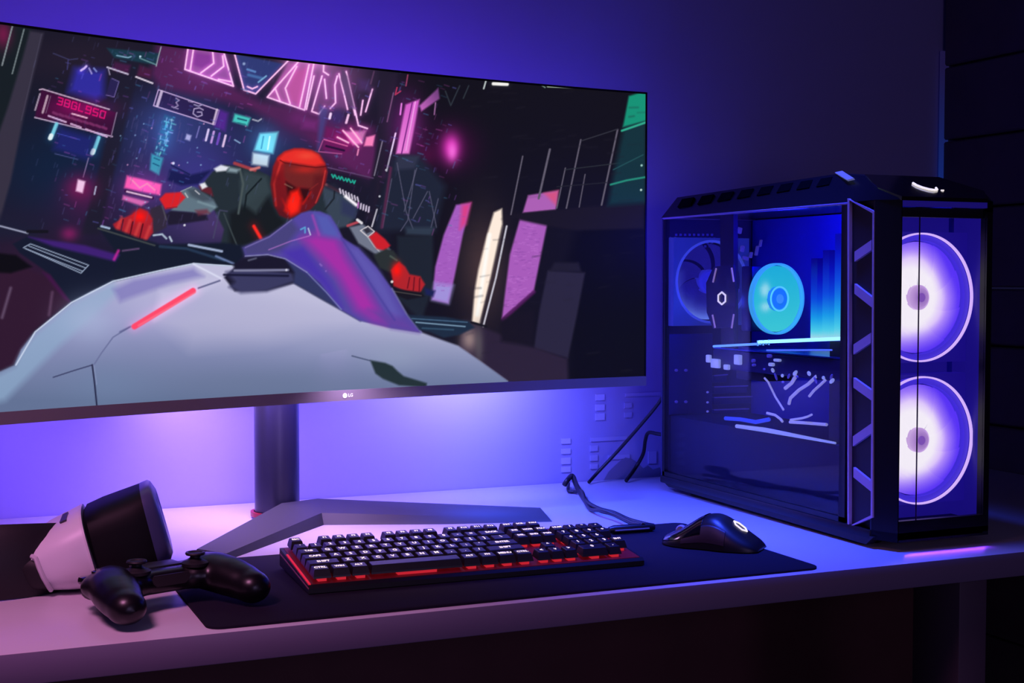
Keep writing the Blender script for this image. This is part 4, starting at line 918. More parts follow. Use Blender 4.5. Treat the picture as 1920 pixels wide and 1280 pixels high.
m = MB(); m.lathe([(0.0170, 0.0072), (0.0170, 0.0085), (0.0192, 0.0085), (0.0192, 0.0072)], Mf, 48, closed_prof=True); part('hub_ring', m, mat('cyan_hub_ring', (80, 220, 240), 0.4, emit=(110, 240, 250), es=0.9), hub)
m = MB(); m.lathe([(0.0005, 0.0095), (0.007, 0.0095), (0.007, 0.007)], Mf, 24); part('hub_cap', m, mat('cyan_hub_cap', (70, 160, 220), 0.4, emit=(74, 166, 226), es=0.85), hub)
m = MB(); m.box((c.x, YC + 0.028, c.z), (0.07, 0.03, 0.10), bevel=0.002); part('heatsink', m, mat('heatsink', (40, 44, 110), 0.4, 0.6), cpu_fan)

# memory modules above the card, cyan light streaks painted as their glow
for k in range(5):
    xx = XR - 0.030 - 0.003 * k; yy = 1.638 + 0.0255 * k; w2 = 0.0080
    zA, zB = 1.006, (1.160, 1.150, 1.164, 1.140, 1.128)[k]
    m = MB(); m.loft([[(xx - 0.012, yy - w2, zA + (zB - zA) * t / 30), (xx + 0.012, yy - w2, zA + (zB - zA) * t / 30), (xx + 0.012, yy + w2, zA + (zB - zA) * t / 30), (xx - 0.012, yy + w2, zA + (zB - zA) * t / 30)] for t in range(31)])
    mo = part('memory_module', m, mat_vc('memory_streaks', 1.0), smooth=0)
    def mem_streak_col(co, k=k):
        t = np.clip((co[:, 2] - 0.256) / 0.150, 0, 1)[:, None] * (0.86, 0.98, 0.84, 1.08, 1.25)[k]
        t = np.clip(t, 0, 1)
        kn = ((0, (205, 255, 250)), (.10, (90, 240, 252)), (.26, (30, 180, 250)), (.5, (12, 80, 236)), (.75, (10, 20, 200)), (1.0, (8, 2, 140)))
        xs = [q[0] for q in kn]
        return np.hstack([np.interp(t, xs, [q[1][i] for q in kn]) for i in range(3)])
    paint(mo.data, mem_streak_col)
# graphics card
XG = XL + 0.010
def gp(px, py): return at_x(px, py, XG)
a, b = gp(1336, 650), gp(1585, 637)
m = MB(); m.box((XG + 0.064, (a[1] + b[1]) / 2, a[2] - 0.018), (0.128, abs(a[1] - b[1]), 0.030), bevel=0.003); gpu = part('graphics_card', m, mat('gpu_dark', (30, 28, 92), 0.45, 0.3))
m = MB(); m.box((XG + 0.064, (a[1] + b[1]) / 2, a[2] - 0.0015), (0.126, abs(a[1] - b[1]), 0.002)); part('backplate', m, mat('gpu_backplate', (40, 70, 170), 0.3, 0.7), gpu)
m = MB(); m.tube([gp(1340, 649) + np.array([-.002, 0, 0]), gp(1425, 644.5) + np.array([-.002, 0, 0])], 0.0018, 8); part('light_strip', m, mat('card_strip', (120, 190, 240), 0.4, emit=(130, 200, 250), es=0.8), gpu)
m = MB(); m.tube([gp(1425, 641) + np.array([-.002, 0, 0]), gp(1582, 634.5) + np.array([-.002, 0, 0])], 0.0025, 8); part('light_strip', m, mat('card_strip_bright', (160, 240, 250), 0.4, emit=(170, 250, 255), es=1.5), gpu)
m = MB(); m.tube([gp(1440, 656.5) + np.array([-.002, 0, 0]), gp(1562, 656) + np.array([-.002, 0, 0])], 0.0012, 8); part('light_strip', m, mat('card_strip_dim', (90, 130, 240), 0.4, emit=(96, 130, 246), es=0.75), gpu)
m = MB(); 
for k in range(5):
    p = gp(1424 + k * 5.2, 643 - k * 0.4); m.box((p[0] - 0.003, p[1], p[2]), (0.001, 0.0034, 0.008 - 0.002 * (k % 2)))
part('lettering', m, mat('card_lettering', (120, 200, 240), 0.4, emit=(110, 190, 240), es=0.7), gpu)
M_silver = mat('silver_part', (190, 190, 215), 0.3, 0.7, emit=(170, 185, 235), es=0.6)  # emission stands in for light falling on these small parts
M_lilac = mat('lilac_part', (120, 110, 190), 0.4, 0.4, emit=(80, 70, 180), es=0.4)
for (px, py, w_, h_) in ((1387, 674, .016, .015), (1345, 681, .022, .014), (1332, 672, .010, .012), (1366, 688, .012, .008), (1416, 676, .005, .005), (1417, 684, .005, .004), (1446, 667, .008, .005), (1461, 675, .014, .004), (1450, 683, .010, .005)):
    p = gp(px, py); m = MB(); m.box((p[0] - 0.003, p[1], p[2]), (0.006, w_, h_), bevel=0.0015); part('connector', m, M_silver if w_ > .009 else M_lilac, gpu)
# chips and marks on the board behind
for (px, py, w_, h_) in ((1392, 466, .006, .010), (1398, 484, .010, .006), (1408, 478, .004, .010), (1419, 470, .004, .016), (1426, 456, .003, .012), (1450, 468, .008, .003), (1460, 468, .006, .003), (1386, 432, .008, .010)):
    p = at_y(px, py, YB - 0.05); m = MB(); m.box(p, (w_, 0.006, h_), Euler((0, R(12), 0)).to_matrix(), bevel=0.001); part('board_chip', m, M_lilac)
# sleeved cables under the card
def icable(name, pts, r, mm, x0=XG, bends=(0.0, 0.01, 0.006)):
    m = MB(); P_ = [at_x(px, py, x0) + np.array([bends[i % 3] * 0.3, 0, 0]) for i, (px, py) in enumerate(pts)]; m.tube(P_, r, 8); part(name, m, mm)
M_braid = mat('braid_silver', (170, 168, 196), 0.4, 0.3, emit=(190, 190, 225), es=0.5)  # light on the braid is put in as emission
icable('sleeved_cable', [(1433, 708), (1437, 716), (1452, 744), (1469, 768)], 0.0016, M_braid)
icable('sleeved_cable', [(1531, 705), (1512, 720), (1496, 731), (1482, 746), (1476, 757)], 0.0024, M_braid)
icable('sleeved_cable', [(1548, 712), (1534, 722), (1524, 732), (1517, 743)], 0.0019, M_braid)
icable('sleeved_cable', [(1494, 702), (1481, 718), (1470, 728)], 0.0026, M_braid)
icable('sleeved_cable', [(1438, 774), (1450, 778), (1462, 786), (1467, 790)], 0.0019, M_braid)
icable('sleeved_cable', [(1482, 787), (1500, 784), (1512, 781), (1522, 777)], 0.0016, M_braid)
for k, (x, y) in enumerate(((1434, 692), (1450, 694), (1456, 706), (1468, 704), (1480, 705), (1492, 699), (1496, 706), (1518, 700), (1530, 712), (1545, 708), (1560, 706), (1561, 714), (1469, 716))):
    p = gp(x, y); m = MB(); m.ellipsoid((p[0] - 0.001, p[1], p[2]), (0.002, 0.0026 + 0.0018 * (k % 3), 0.0018 + 0.0012 * (k % 2)), Euler((R(30 * k), 0, 0)).to_matrix(), n=10); part('cable_plug', m, M_silver if k % 2 else M_lilac)
m = MB(); m.box((gp(1400, 704)[0] + 0.03, gp(1400, 704)[1], gp(1400, 704)[2]), (0.05, 0.075, 0.014), bevel=0.002); part('riser_block', m, M_black)
# lower shroud
a, b = gp(1376, 800), gp(1572, 832)
m = MB(); m.box((1.2045, (1.505 + YB) / 2, (a[2] + 0.774) / 2), (0.145, YB - 1.516, a[2] - 0.774), bevel=0.002); shroud = part('power_shroud', m, mat('shroud_navy', (14, 12, 44), 0.7, 0.0))
m = MB(); m.tube([gp(1378, 800) + np.array([.003, 0, .001]), gp(1430, 807) + np.array([.003, 0, .001]), gp(1563, 832) + np.array([.003, 0, .001])], [0.0030, 0.0036, 0.0016], 8); part('shroud_highlight', m, M_silver, shroud)  # pale tube drawn as the highlight along the shroud top
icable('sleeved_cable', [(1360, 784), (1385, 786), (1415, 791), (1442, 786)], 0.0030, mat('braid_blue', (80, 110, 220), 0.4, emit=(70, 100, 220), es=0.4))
icable('sleeved_cable', [(1481, 791), (1510, 793), (1548, 796)], 0.0022, M_braid)
# black plate put in as shade behind the glass's front edge
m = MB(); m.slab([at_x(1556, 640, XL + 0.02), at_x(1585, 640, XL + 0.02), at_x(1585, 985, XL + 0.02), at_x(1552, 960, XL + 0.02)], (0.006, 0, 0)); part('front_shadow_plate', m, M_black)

# ------------------------------------------------------------------ mouse pad
m = MB(); x0, x1, y0, y1, rc = 0.256, 0.985, 1.3505, 1.683, 0.016
def rrect(x0, x1, y0, y1, r, z, n=8):
    out = []
    for cx_, cy_, a0 in ((x1 - r, y1 - r, 0), (x0 + r, y1 - r, 90), (x0 + r, y0 + r, 180), (x1 - r, y0 + r, 270)):
        for k in range(n + 1):
            a = R(a0 + 90 * k / n); out.append((cx_ + r * math.cos(a), cy_ + r * math.sin(a), z))
    return out
m.loft([rrect(x0, x1, y0, y1, rc, ZD), rrect(x0, x1, y0, y1, rc, ZD + 0.0024), rrect(x0 + .0008, x1 - .0008, y0 + .0008, y1 - .0008, rc, ZD + 0.003)])
solo('mouse_pad', m, mat('pad_cloth', (22, 18, 34), 0.85, noise=0.2, nscale=400, spec=0.2), 'large black cloth desk pad under the keyboard and mouse', 'mouse pad', origin=(0.62, 1.52, ZD))
ZP = ZD + 0.003

# ------------------------------------------------------------------ keyboard
KL, KD = 0.409, 0.146
kb = thing('keyboard', 'black mechanical keyboard with red glow and white lit legends', 'keyboard', (0.3835, 1.450, ZP), R(-1.5))
TIL = 0.105
def kz(y): return 0.0095 + TIL * y
m = MB()
m.loft([[(x, 0, 0.001), (x, KD, 0.004), (x, KD, kz(KD)), (x, 0.003, kz(0.003)), (x, 0, kz(0) - 0.003)] for x in (0, KL)]); obj('case', m, mat('kb_case', (16, 15, 20), 0.4), kb, origin=(0, 0, 0))
M_red = mat('red_backlight', (120, 10, 20), 0.5, emit=(235, 30, 56), es=0.75)
m = MB()
m.loft([[(x, 0.0045, kz(0.0045) + .0006), (x, KD - 0.004, kz(KD - 0.004) + .0006), (x, KD - 0.004, kz(KD - 0.004) - 0.002), (x, 0.0045, kz(0.0045) - 0.002)] for x in (0.004, KL - 0.004)])
plate = obj('switch_plate', m, mat('red_plate', (70, 8, 14), 0.45, emit=(170, 12, 34), es=0.11), kb, origin=(0, 0, 0), label='plate glowing red under the keys')
m = MB()
m.loft([[(x, y, kz(y) + .0012) for x in (0.0012, 0.0034)] + [(x, y, kz(y) - .001) for x in (0.0034, 0.0012)] for y in (0.004, KD - 0.03)]); obj('glow_edge', m, M_red, plate, origin=(0, 0, 0))
m = MB()
m.loft([[(-0.0004, 0.0, 0.006), (-0.0004, 0.0, 0.0075), (0.0004, 0, 0.0075), (0.0004, 0, 0.006)], [(-0.0004, KD, 0.018), (-0.0004, KD, 0.0195), (0.0004, KD, 0.0195), (0.0004, KD, 0.018)]]); obj('rim_line', m, mat('rim_pink', (190, 110, 130), 0.4, 0.3), kb, origin=(0, 0, 0))
U = (KL - 0.014) / 22.5; VR = 0.0212
ROWS = [
 [('ctrl', 1.25), ('win', 1.25), ('alt', 1.25), ('', 6.25), ('alt', 1.25), ('fn', 1.25), ('menu', 1.25), ('ctrl', 1.25), None, ('<', 1), ('v', 1), ('>', 1), None, ('0', 2), ('.', 1)],
 [('shift', 2.25)] + [(c_, 1) for c_ in 'ZXCVBNM,./'] + [('shift', 2.75), None, ('-gap', 1), ('^', 1), ('-gap', 1), None, ('1', 1), ('2', 1), ('3', 1), ('ent', 1)],
 [('caps', 1.75)] + [(c_, 1) for c_ in "ASDFGHJKL;'"] + [('enter', 2.25), None, ('-gap', 3), None, ('4', 1), ('5', 1), ('6', 1)],
 [('tab', 1.5)] + [(c_, 1) for c_ in 'QWERTYUIOP[]'] + [('\\', 1.5), None, ('del', 1), ('end', 1), ('pgd', 1), None, ('7', 1), ('8', 1), ('9', 1), ('+', 1)],
 [(c_, 1) for c_ in '`1234567890-='] + [('back', 2), None, ('ins', 1), ('hom', 1), ('pgu', 1), None, ('num', 1), ('/', 1), ('*', 1), ('-', 1)],
 [('esc', 1), ('-gap', 1)] + [('F%d' % k, 1) for k in (1, 2, 3, 4)] + [('-gap', .5)] + [('F%d' % k, 1) for k in (5, 6, 7, 8)] + [('-gap', .5)] + [('F%d' % k, 1) for k in (9, 10, 11, 12)] + [None, ('prt', 1), ('scr', 1), ('pau', 1)],
]
M_cap = mat('keycap_black', (22, 15, 20), 0.42)
M_leg_w = mat('legend_light', (200, 190, 190), 0.5, emit=(255, 232, 222), es=1.3)
M_sw = mat('switch_red_lit', (150, 16, 24), 0.4, emit=(240, 44, 60), es=0.55)
keys = []
for ri, row in enumerate(ROWS):
    x = 0.007; y = 0.0085 + ri * VR + (0.005 if ri == 5 else 0)
    for it in row:
        if it is None: x += 0.25 * U; continue
        s_, w_ = it
        if s_ != '-gap': keys.append((s_, x, y, w_ * U, ri))
        x += w_ * U
rest = MB(); nkeys = 0
def keycap(m, s_, x, y, w_, ri):
    zb, h = 0.0042, 0.0092
    hx0, hy0 = 0.0008, 0.0010; tx, ty = 0.0030, 0.0035
    yy0, yy1 = y + hy0, y + VR - hy0
    def lp(ax, ay, dz): return [(x + ax, yy0 + ay, kz(yy0 + ay) + dz), (x + w_ - ax, yy0 + ay, kz(yy0 + ay) + dz), (x + w_ - ax, yy1 - ay * 0.6, kz(yy1 - ay * 0.6) + dz), (x + ax, yy1 - ay * 0.6, kz(yy1 - ay * 0.6) + dz)]
    m.loft([lp(hx0, 0, zb), lp(hx0 + 0.0002, 0.0004, zb + 0.002), lp(tx * 0.85, ty * 0.8, zb + h - 0.0006), lp(tx, ty, zb + h)])
    cx_, cy_ = x + w_ / 2, (yy0 + ty + yy1 - ty * .6) / 2
    ym = yy0 + VR * 0.25
    m.box((x + w_ / 2, ym, kz(ym) + 0.0025), (min(w_ * .5, 0.0095) if w_ < 0.05 else w_ * 0.42, VR * 0.42, 0.0042), mi=2)
    if s_:
        ang = math.atan(TIL); ca, sa = math.cos(ang), math.sin(ang)
        sz = 0.0076 if len(s_) == 1 else (0.0056 if len(s_) < 4 else 0.0062)
        Mt = Matrix(((1, 0, 0, cx_), (0, ca, -sa, cy_), (0, sa, ca, kz(cy_) + zb + h + 0.0003), (0, 0, 0, 1))) @ Matrix.Diagonal((0.95, 1.25, 1, 1))
        m.text(s_.upper() if len(s_) > 1 else s_, sz, Mt, mi=1, offset=0.0002)
for i, k in enumerate(keys):
    if k[0] in ('F12', 'prt', 'scr', 'pau') or (k[0] == '-' and k[1] > 0.3): keycap(rest, *k); continue
    m = MB(); keycap(m, *k); obj('keycap', m, [M_cap, M_leg_w, M_sw], kb, origin=(0, 0, 0), smooth=0); nkeys += 1
print('KEYCAPS', nkeys, len(keys))
tag(obj('far_keycaps', rest, [M_cap, M_leg_w, M_sw], kb, origin=(0, 0, 0), smooth=0), kind='stuff')
m = MB(); m.box((KL * .5, KD - 0.012, 0.002), (0.3, 0.012, 0.004), bevel=0.001); obj('rear_foot', m, M_black, kb, origin=(0, 0, 0))

# ------------------------------------------------------------------ mouse
ms = thing('mouse', 'black ergonomic mouse with a lit hexagon emblem on its palm rest', 'mouse', (0.932, 1.512, ZP), R(40))
def mprof(t):
    """half width, height, x shift at t in 0 (rear) .. 1 (nose)"""
    w_ = 0.0355 * (max(0.0, 1 - (abs(2 * t - 0.96) / 1.04) ** 3.2)) ** 0.42 * (1 - 0.10 * math.exp(-((t - 0.55) / 0.16) ** 2))
    h_ = 0.010 + 0.031 * math.exp(-((t - 0.47) / 0.30) ** 2)
    return w_, h_ * (max(0.0, 1 - (abs(2 * t - 1)) ** 7)) ** 0.5
def msec(t, grow=0.0, ang0=0, ang1=180, n=26):
    y = -0.066 + 0.132 * t; w_, h_ = mprof(t); out = []
    for k in range(n + 1):
        a = R(ang0 + (ang1 - ang0) * k / n)
        ca, sa = math.cos(a), math.sin(a)
        out.append((math.copysign(abs(ca) ** 0.72, ca) * (w_ + grow), y, 0.0015 + (sa ** 0.8 if sa > 0 else 0) * (h_ + grow)))
    return out
ts = [0.5 - 0.5 * math.cos(math.pi * (0.02 + 0.96 * k / 40)) for k in range(41)]
m = MB(); m.loft([msec(t) for t in ts]); body = obj('shell', m, mat('mouse_black', (13, 11, 15), 0.4), ms, origin=(0, 0, 0), smooth=60)
for a0, a1 in ((22, 86), (94, 158)):
    m = MB(); L = [msec(t, 0.0012, a0, a1, 12) for t in np.linspace(0.55, 0.975, 16)]
    m.loft([l_ + [(p[0] * 0.9, p[1], p[2] - 0.004) for p in l_[::-1]] for l_ in L]); obj('button', m, M_gloss, ms, origin=(0, 0, 0), smooth=60)
w5, h5 = mprof(0.80)
m = MB(); m.lathe([(0.006, -0.003), (0.0075, -0.0015), (0.0075, 0.0015), (0.006, 0.003)], Matrix.Translation((0, 0.042, h5 - 0.002)) @ Matrix.Rotation(R(90), 4, 'Y'), 24); obj('scroll_wheel', m, mat('wheel_rubber', (150, 150, 170), 0.5), ms, origin=(0, 0, 0))
m = MB(); L = [msec(t, 0.0010, 138, 172, 8) for t in np.linspace(0.30, 0.74, 14)]
m.loft([l_ + [(p[0] * 0.93, p[1], p[2]) for p in l_[::-1]] for l_ in L]); obj('thumb_grip', m, mat('grip_brown', (36, 16, 20), 0.5), ms, origin=(0, 0, 0), smooth=60)
m = MB(); hp = []
def msurf(x, y):
    t = (y + 0.066) / 0.132; w_, h_ = mprof(t); u = min(abs(x) / w_, 0.999)
    ca = u ** (1 / 0.72); return 0.0015 + (math.sqrt(max(0, 1 - ca * ca)) ** 0.8) * h_
for k in range(6):
    a = 2 * math.pi * (k + .5) / 6; x_, y_ = 0.004 + 0.0085 * math.cos(a), -0.036 + 0.0085 * math.sin(a); hp.append((x_, y_, msurf(x_, y_) + 0.0008))
m.tube(hp + hp[:2], 0.0012, 8, cap=False); obj('emblem', m, M_white, ms, origin=(0, 0, 0), label='lit white hexagon emblem')

# ------------------------------------------------------------------ game controller
gc = thing('game_controller', 'black wireless game controller lying half on the desk pad', 'game controller', (0.232, 1.462, ZD + 0.0002), math.atan2(0.31, 0.95))
K = 1.08
gc.scale = (1, 1, 0.84)
m = MB()
def el(c_, d_, rot=None): m.ellipsoid([v * K for v in c_], [v * K for v in d_], rot, n=28)
for sx in (-1, 1):
    m.tube([(sx * 0.046 * K, 0.022 * K, 0.034 * K), (sx * 0.054 * K, 0.0 * K, 0.034 * K), (sx * 0.060 * K, -0.022 * K, 0.031 * K), (sx * 0.064 * K, -0.042 * K, 0.027 * K), (sx * 0.0655 * K, -0.052 * K, 0.0245 * K)],
           [0.021 * K, 0.0235 * K, 0.0228 * K, 0.0205 * K, 0.0175 * K], 24)
    el((sx * 0.0655, -0.053, 0.0243), (0.0186, 0.0195, 0.0196)); el((sx * 0.052, 0.012, 0.033), (0.027, 0.028, 0.017))
    el((sx * 0.031, -0.004, 0.034), (0.0155, 0.0155, 0.016))
m.box((0, 0.010 * K, 0.033 * K), (0.10 * K, 0.046 * K, 0.028 * K), bevel=0.010 * K, seg=4)
shell_me = fuse(m, 0.0026, 22)
ZK = 0.86
obj('shell', shell_me, mat('controller_black', (13, 11, 15), 0.33), gc)
M_stick = mat('stick_rubber', (24, 23, 27), 0.55)
for sx in (-1, 1):
    Mt = Matrix.Translation((sx * 0.031 * K, -0.004 * K, 0.046 * K))
    m = MB(); m.lathe([(0.013 * K, 0.0), (0.0135 * K, 0.004), (0.011 * K, 0.006), (0.0075 * K, 0.007), (0.0050 * K, 0.010), (0.0050 * K, 0.0135)], Mt, 32); st = obj('thumbstick', m, M_stick, gc, origin=(0, 0, 0))
    m = MB(); m.lathe([(0.004 * K, 0.0125), (0.0090 * K, 0.0135), (0.0098 * K, 0.0152), (0.0092 * K, 0.017), (0.0072 * K, 0.0168), (0.006 * K, 0.0155), (0.0003, 0.0152)], Mt, 32); obj('stick_cap', m, M_stick, st, origin=(0, 0, 0))
    m = MB(); m.box((sx * 0.054 * K, 0.037 * K, 0.036 * K), (0.032 * K, 0.016 * K, 0.010 * K), bevel=0.004); obj('shoulder_button', m, M_gloss, gc, origin=(0, 0, 0))
    m = MB(); m.ellipsoid((sx * 0.054 * K, 0.036 * K, 0.022 * K), (0.014 * K, 0.013 * K, 0.010 * K), n=20); obj('trigger', m, M_dark, gc, origin=(0, 0, 0))
m = MB(); m.box((0, 0.018 * K, 0.0472 * K), (0.046 * K, 0.024 * K, 0.003), bevel=0.001); obj('touchpad', m, mat('touchpad', (30, 29, 33), 0.45), gc, origin=(0, 0, 0))
m = MB(); m.slab([(x_ * K, -0.0128 * K, z_ * K) for x_, z_ in ((-0.018, 0.043), (0.018, 0.043), (0.021, 0.036), (0.015, 0.030), (-0.015, 0.030), (-0.021, 0.036))], (0, -0.0015, 0)); obj('faceplate', m, mat('faceplate', (44, 40, 42), 0.4), gc, origin=(0, 0, 0))
for ox, oy in ((0, .0095), (0, -.0095), (.0095, 0), (-.0095, 0)):
    m = MB(); m.lathe([(0.0048 * K, 0), (0.0048 * K, 0.003), (0.0035 * K, 0.0042), (0.0003, 0.0044)], Matrix.Translation(((0.054 + ox) * K, (0.016 + oy) * K, 0.0478 * K)), 20); obj('face_button', m, M_gloss, gc, origin=(0, 0, 0))
    m = MB(); m.box(((-0.054 + ox * .9) * K, (0.016 + oy * .9) * K, 0.0492 * K), (0.0075 * K, 0.0075 * K, 0.004), bevel=0.001); obj('direction_button', m, M_gloss, gc, origin=(0, 0, 0))
m = MB(); m.box((0, 0.0345 * K, 0.034 * K), (0.04 * K, 0.003, 0.010 * K), bevel=0.001); obj('light_bar', m, mat('light_bar_off', (60, 60, 80), 0.3), gc, origin=(0, 0, 0))

# ------------------------------------------------------------------ virtual reality headset
ha = R(8.0); hr = Vector((math.cos(ha), -math.sin(ha), 0)); hf = Vector((math.sin(ha), math.cos(ha), 0)); hu = Vector((0, 0, 1))
HO = Vector((0.183, 1.612, ZD))
vr = thing('vr_headset', 'white and black virtual reality headset resting on the desk left of the controller', 'headset', HO)
SC = 1610.0
def hpt(px, py, lat=0.0):
    """point in the headset's own plane (pixels of the photo as drawing units), lat metres toward the wall"""
    return HO + hr * ((px - 180) / SC) + hu * max(0.0008, (1092 - py) / SC) + hf * lat
def hsec(bot, top, wid, n=40, p=2.6, shift=0.0, mid=0.5):
    """closed section through two drawn points (bottom and top), wid = half width across"""
    b_, t_ = hpt(*bot), hpt(*top); c_ = b_.lerp(t_, mid); ax = (t_ - b_) * 0.5; out = []
    c_ = (b_ + t_) * 0.5
    for k in range(n):
        a = 2 * math.pi * k / n; ca, sa = math.cos(a), math.sin(a)
        u = math.copysign(abs(ca) ** (2 / p), ca); v = math.copysign(abs(sa) ** (2 / p), sa)
        out.append(c_ + hf * (u * wid + shift) + ax * v + hr * (-0.010 * (1 - u * u) * 0))
    return out
# black front visor (bulges toward the upper right)
m = MB()
m.loft([hsec((188, 1072), (152, 962), .052, p=3.2), hsec((192, 1084), (158, 950), .060, p=3.6), hsec((212, 1086), (186, 938), .062, p=3.8), hsec((262, 1076), (232, 922), .060, p=3.8), hsec((288, 1066), (254, 914), .056, p=3.8), hsec((300, 1056), (266, 909), .052, p=3.6)])
vis = obj('visor', m, mat('visor_black', (5, 5, 8), 0.6, spec=0.25), vr, smooth=50)
m = MB()
m.loft([hsec((289, 1066), (252, 914), .0572, p=3.6), hsec((301, 1056), (266, 908), .0535, p=3.6), hsec((306, 1050), (272, 911), .050, p=3.6), hsec((311, 1036), (281, 924), .044, p=3.4), hsec((309, 1030), (280, 930), .040, p=3.4)])
obj('face_rim', m, mat('rim_blue_grey', (72, 76, 116), 0.35), vr, smooth=50, label='blue-grey rim of the black visor')
# white shell between visor and band
m = MB()
m.loft([hsec((84, 1088), (40, 1018), .054, p=2.8), hsec((98, 1094), (54, 1004), .060, p=2.8), hsec((134, 1096), (92, 977), .067, p=3.0), hsec((166, 1095), (126, 960), .068, p=3.0), hsec((184, 1088), (146, 950), .066, p=3.0), hsec((186, 1086), (150, 950), .062, p=3.0)])
wh = obj('shell', m, mat('shell_white', (226, 224, 232), 0.42), vr, smooth=50, label='white plastic shell')
# button on top of the shell, and the notched rear edge of the shell
from mathutils.bvhtree import BVHTree
def shell_hit(px, py, lift=0.0):
    bv = BVHTree.FromPolygons([v.co + HO for v in wh.data.vertices], [tuple(p.vertices) for p in wh.data.polygons])
    h = bv.ray_cast(Vector(CAM), Vector(ray(px, py)).normalized())
    if h[0] is None: return None
    n_ = h[1] if h[1].dot(Vector(ray(px, py))) < 0 else -h[1]
    return np.array(h[0] + n_ * lift)
def near(px, py, wid, lift=0.0): return hpt(px, py, -wid - lift)
q = [shell_hit(x, y, 0.0012) for x, y in ((113, 982), (119, 967), (129, 962), (125, 977))]
if all(v is not None for v in q):
    m = MB(); d_ = Vector(np.cross(q[1] - q[0], q[2] - q[0])).normalized() * 0.002; m.slab([v - np.array(d_) * 0.5 for v in q], tuple(d_)); obj('button', m, mat('grey_button', (60, 56, 70), 0.5), vr)
arm = [shell_hit(x, y, 0.0034) for x, y in ((62, 1043), (70, 1047), (75, 1062), (83, 1080), (93, 1096), (97, 1101))]
arm = [v for v in arm if v is not None]
if len(arm) > 3:
    m = MB(); m.tube(arm, 0.0026, 8); obj('hinge_arm', m, mat('shell_edge', (206, 200, 210), 0.4), wh)
m = MB(); m.loft([hsec((184, 1090), (146, 949), .067, p=3.0), hsec((187, 1090), (150, 949), .067, p=3.0)]); obj('edge_lip', m, mat('lip_white', (220, 216, 224), 0.4), wh, smooth=50)
# rear head band, black padded loop leaving the frame on the left
m = MB(); Mb = []
for k in range(40):
    a = 2 * math.pi * k / 40
    cx_ = HO + hr * (-0.150 + 0.125 * math.cos(a)) + hf * (0.01 + 0.075 * math.sin(a)) + hu * 0.0
    tilt = 0.004 + 0.006 * (1 + math.cos(a))
    out = (hr * math.cos(a) * 0.8 + hf * math.sin(a)).normalized()
    hb = 0.068 - 0.014 * math.sin(a); tilt = 0.001
    Mb.append([cx_ + hu * tilt + out * 0.004, cx_ + hu * (tilt + 0.018) + out * 0.010, cx_ + hu * (hb - 0.012 + tilt) + out * 0.008, cx_ + hu * (hb + tilt) - out * 0.004, cx_ + hu * (hb - 0.012 + tilt) - out * 0.012, cx_ + hu * (tilt + 0.010) - out * 0.012])
Mb.append(Mb[0]); m.loft(Mb, cap=False); obj('head_band', m, mat('band_black', (18, 15, 20), 0.55), vr, smooth=50)
m = MB(); m.loft([hsec((60, 1092), (20, 1006), .050, p=2.8), hsec((80, 1092), (40, 1010), .062, p=2.8), hsec((104, 1088), (66, 1008), .064, p=2.8)]); obj('light_shield', m, mat('shield_rubber', (16, 14, 18), 0.6), vr, smooth=50)

# ------------------------------------------------------------------ cables
M_cord = mat('cord_black', (14, 13, 22), 0.45)
def smooth_path(pts, n=8):
    P_ = [np.asarray(p, float) for p in pts]; out = []
    for i in range(len(P_) - 1):
        p0, p1, p2, p3 = P_[max(i - 1, 0)], P_[i], P_[i + 1], P_[min(i + 2, len(P_) - 1)]
        for k in range(n):
            t = k / n; out.append(0.5 * (2 * p1 + (p2 - p0) * t + (2 * p0 - 5 * p1 + 4 * p2 - p3) * t * t + (3 * p1 - p0 - 3 * p2 + p3) * t ** 3))
    return out + [P_[-1]]
def cord(name, pts, r, label, cat='cable', flat=1.0):
    m = MB(); m.tube(smooth_path(pts), r, 10); P0 = np.asarray(pts[-1]); return solo(name, m, M_cord, label, cat, origin=(float(P0[0]), float(P0[1]), ZD), smooth=60)
zc = ZD + 0.0035
YK = 2.06
cord('power_cable', [at_y(1244, 742, 1.99), at_y(1222, 772, 2.02), at_y(1165, 838, 2.07), at_y(1122, 884, 2.085), at_z(1104, 904, zc)], 0.0030, 'straight black cable slanting from the tower back down to the desk')
cord('signal_cable', [at_y(1246, 815, 1.99), at_y(1232, 813, 2.01), at_y(1216, 811, 2.04), at_y(1210, 825, 2.06), at_y(1206, 850, 2.08), at_y(1192, 876, 2.09), at_z(1174, 901, zc)], 0.0032, 'bent black cable hooking out of the tower back beside the slanting one')
cA = [at_z(1058, 909, ZD + .010), at_z(1064, 900, ZD + 0.018), at_z(1073, 892, ZD + .020), at_z(1080, 908, ZD + .012), at_z(1092, 930, zc), at_z(1103, 944, zc), at_z(1124, 955, zc), at_z(1150, 962, zc), at_z(1176, 974, zc), at_z(1200, 981, ZP + .004), at_z(1220, 986, ZP + .006)]
kcord = cord('keyboard_cable', cA, 0.0042, 'twin-strand black cable looping across the desk to the back of the keyboard')
cB = [at_z(1066, 906, ZD + .006), at_z(1066, 920, zc), at_z(1078, 922, zc), at_z(1091, 921, ZD + .009), at_z(1098, 942, zc), at_z(1108, 955, zc), at_z(1130, 957, ZD + .010), at_z(1158, 967, ZD + .009), at_z(1186, 980, ZD + .010), at_z(1206, 984, ZP + .010)]
m = MB(); m.tube(smooth_path(cB), 0.0028, 10); obj('second_strand', m, M_cord, kcord, smooth=60)
m = MB(); a, b = at_z(1142, 993, ZP + 0.006), at_z(1226, 987, ZP + 0.006)
m.tube([a, a + (b - a) * .1, a + (b - a) * .9, b], [0.004, 0.0058, 0.0058, 0.0045], 12)
pl = solo('cable_sleeve', m, M_dark, 'black plug sleeve lying behind the right end of the keyboard', 'cable plug', origin=tuple(float(v) for v in (a + b) / 2))
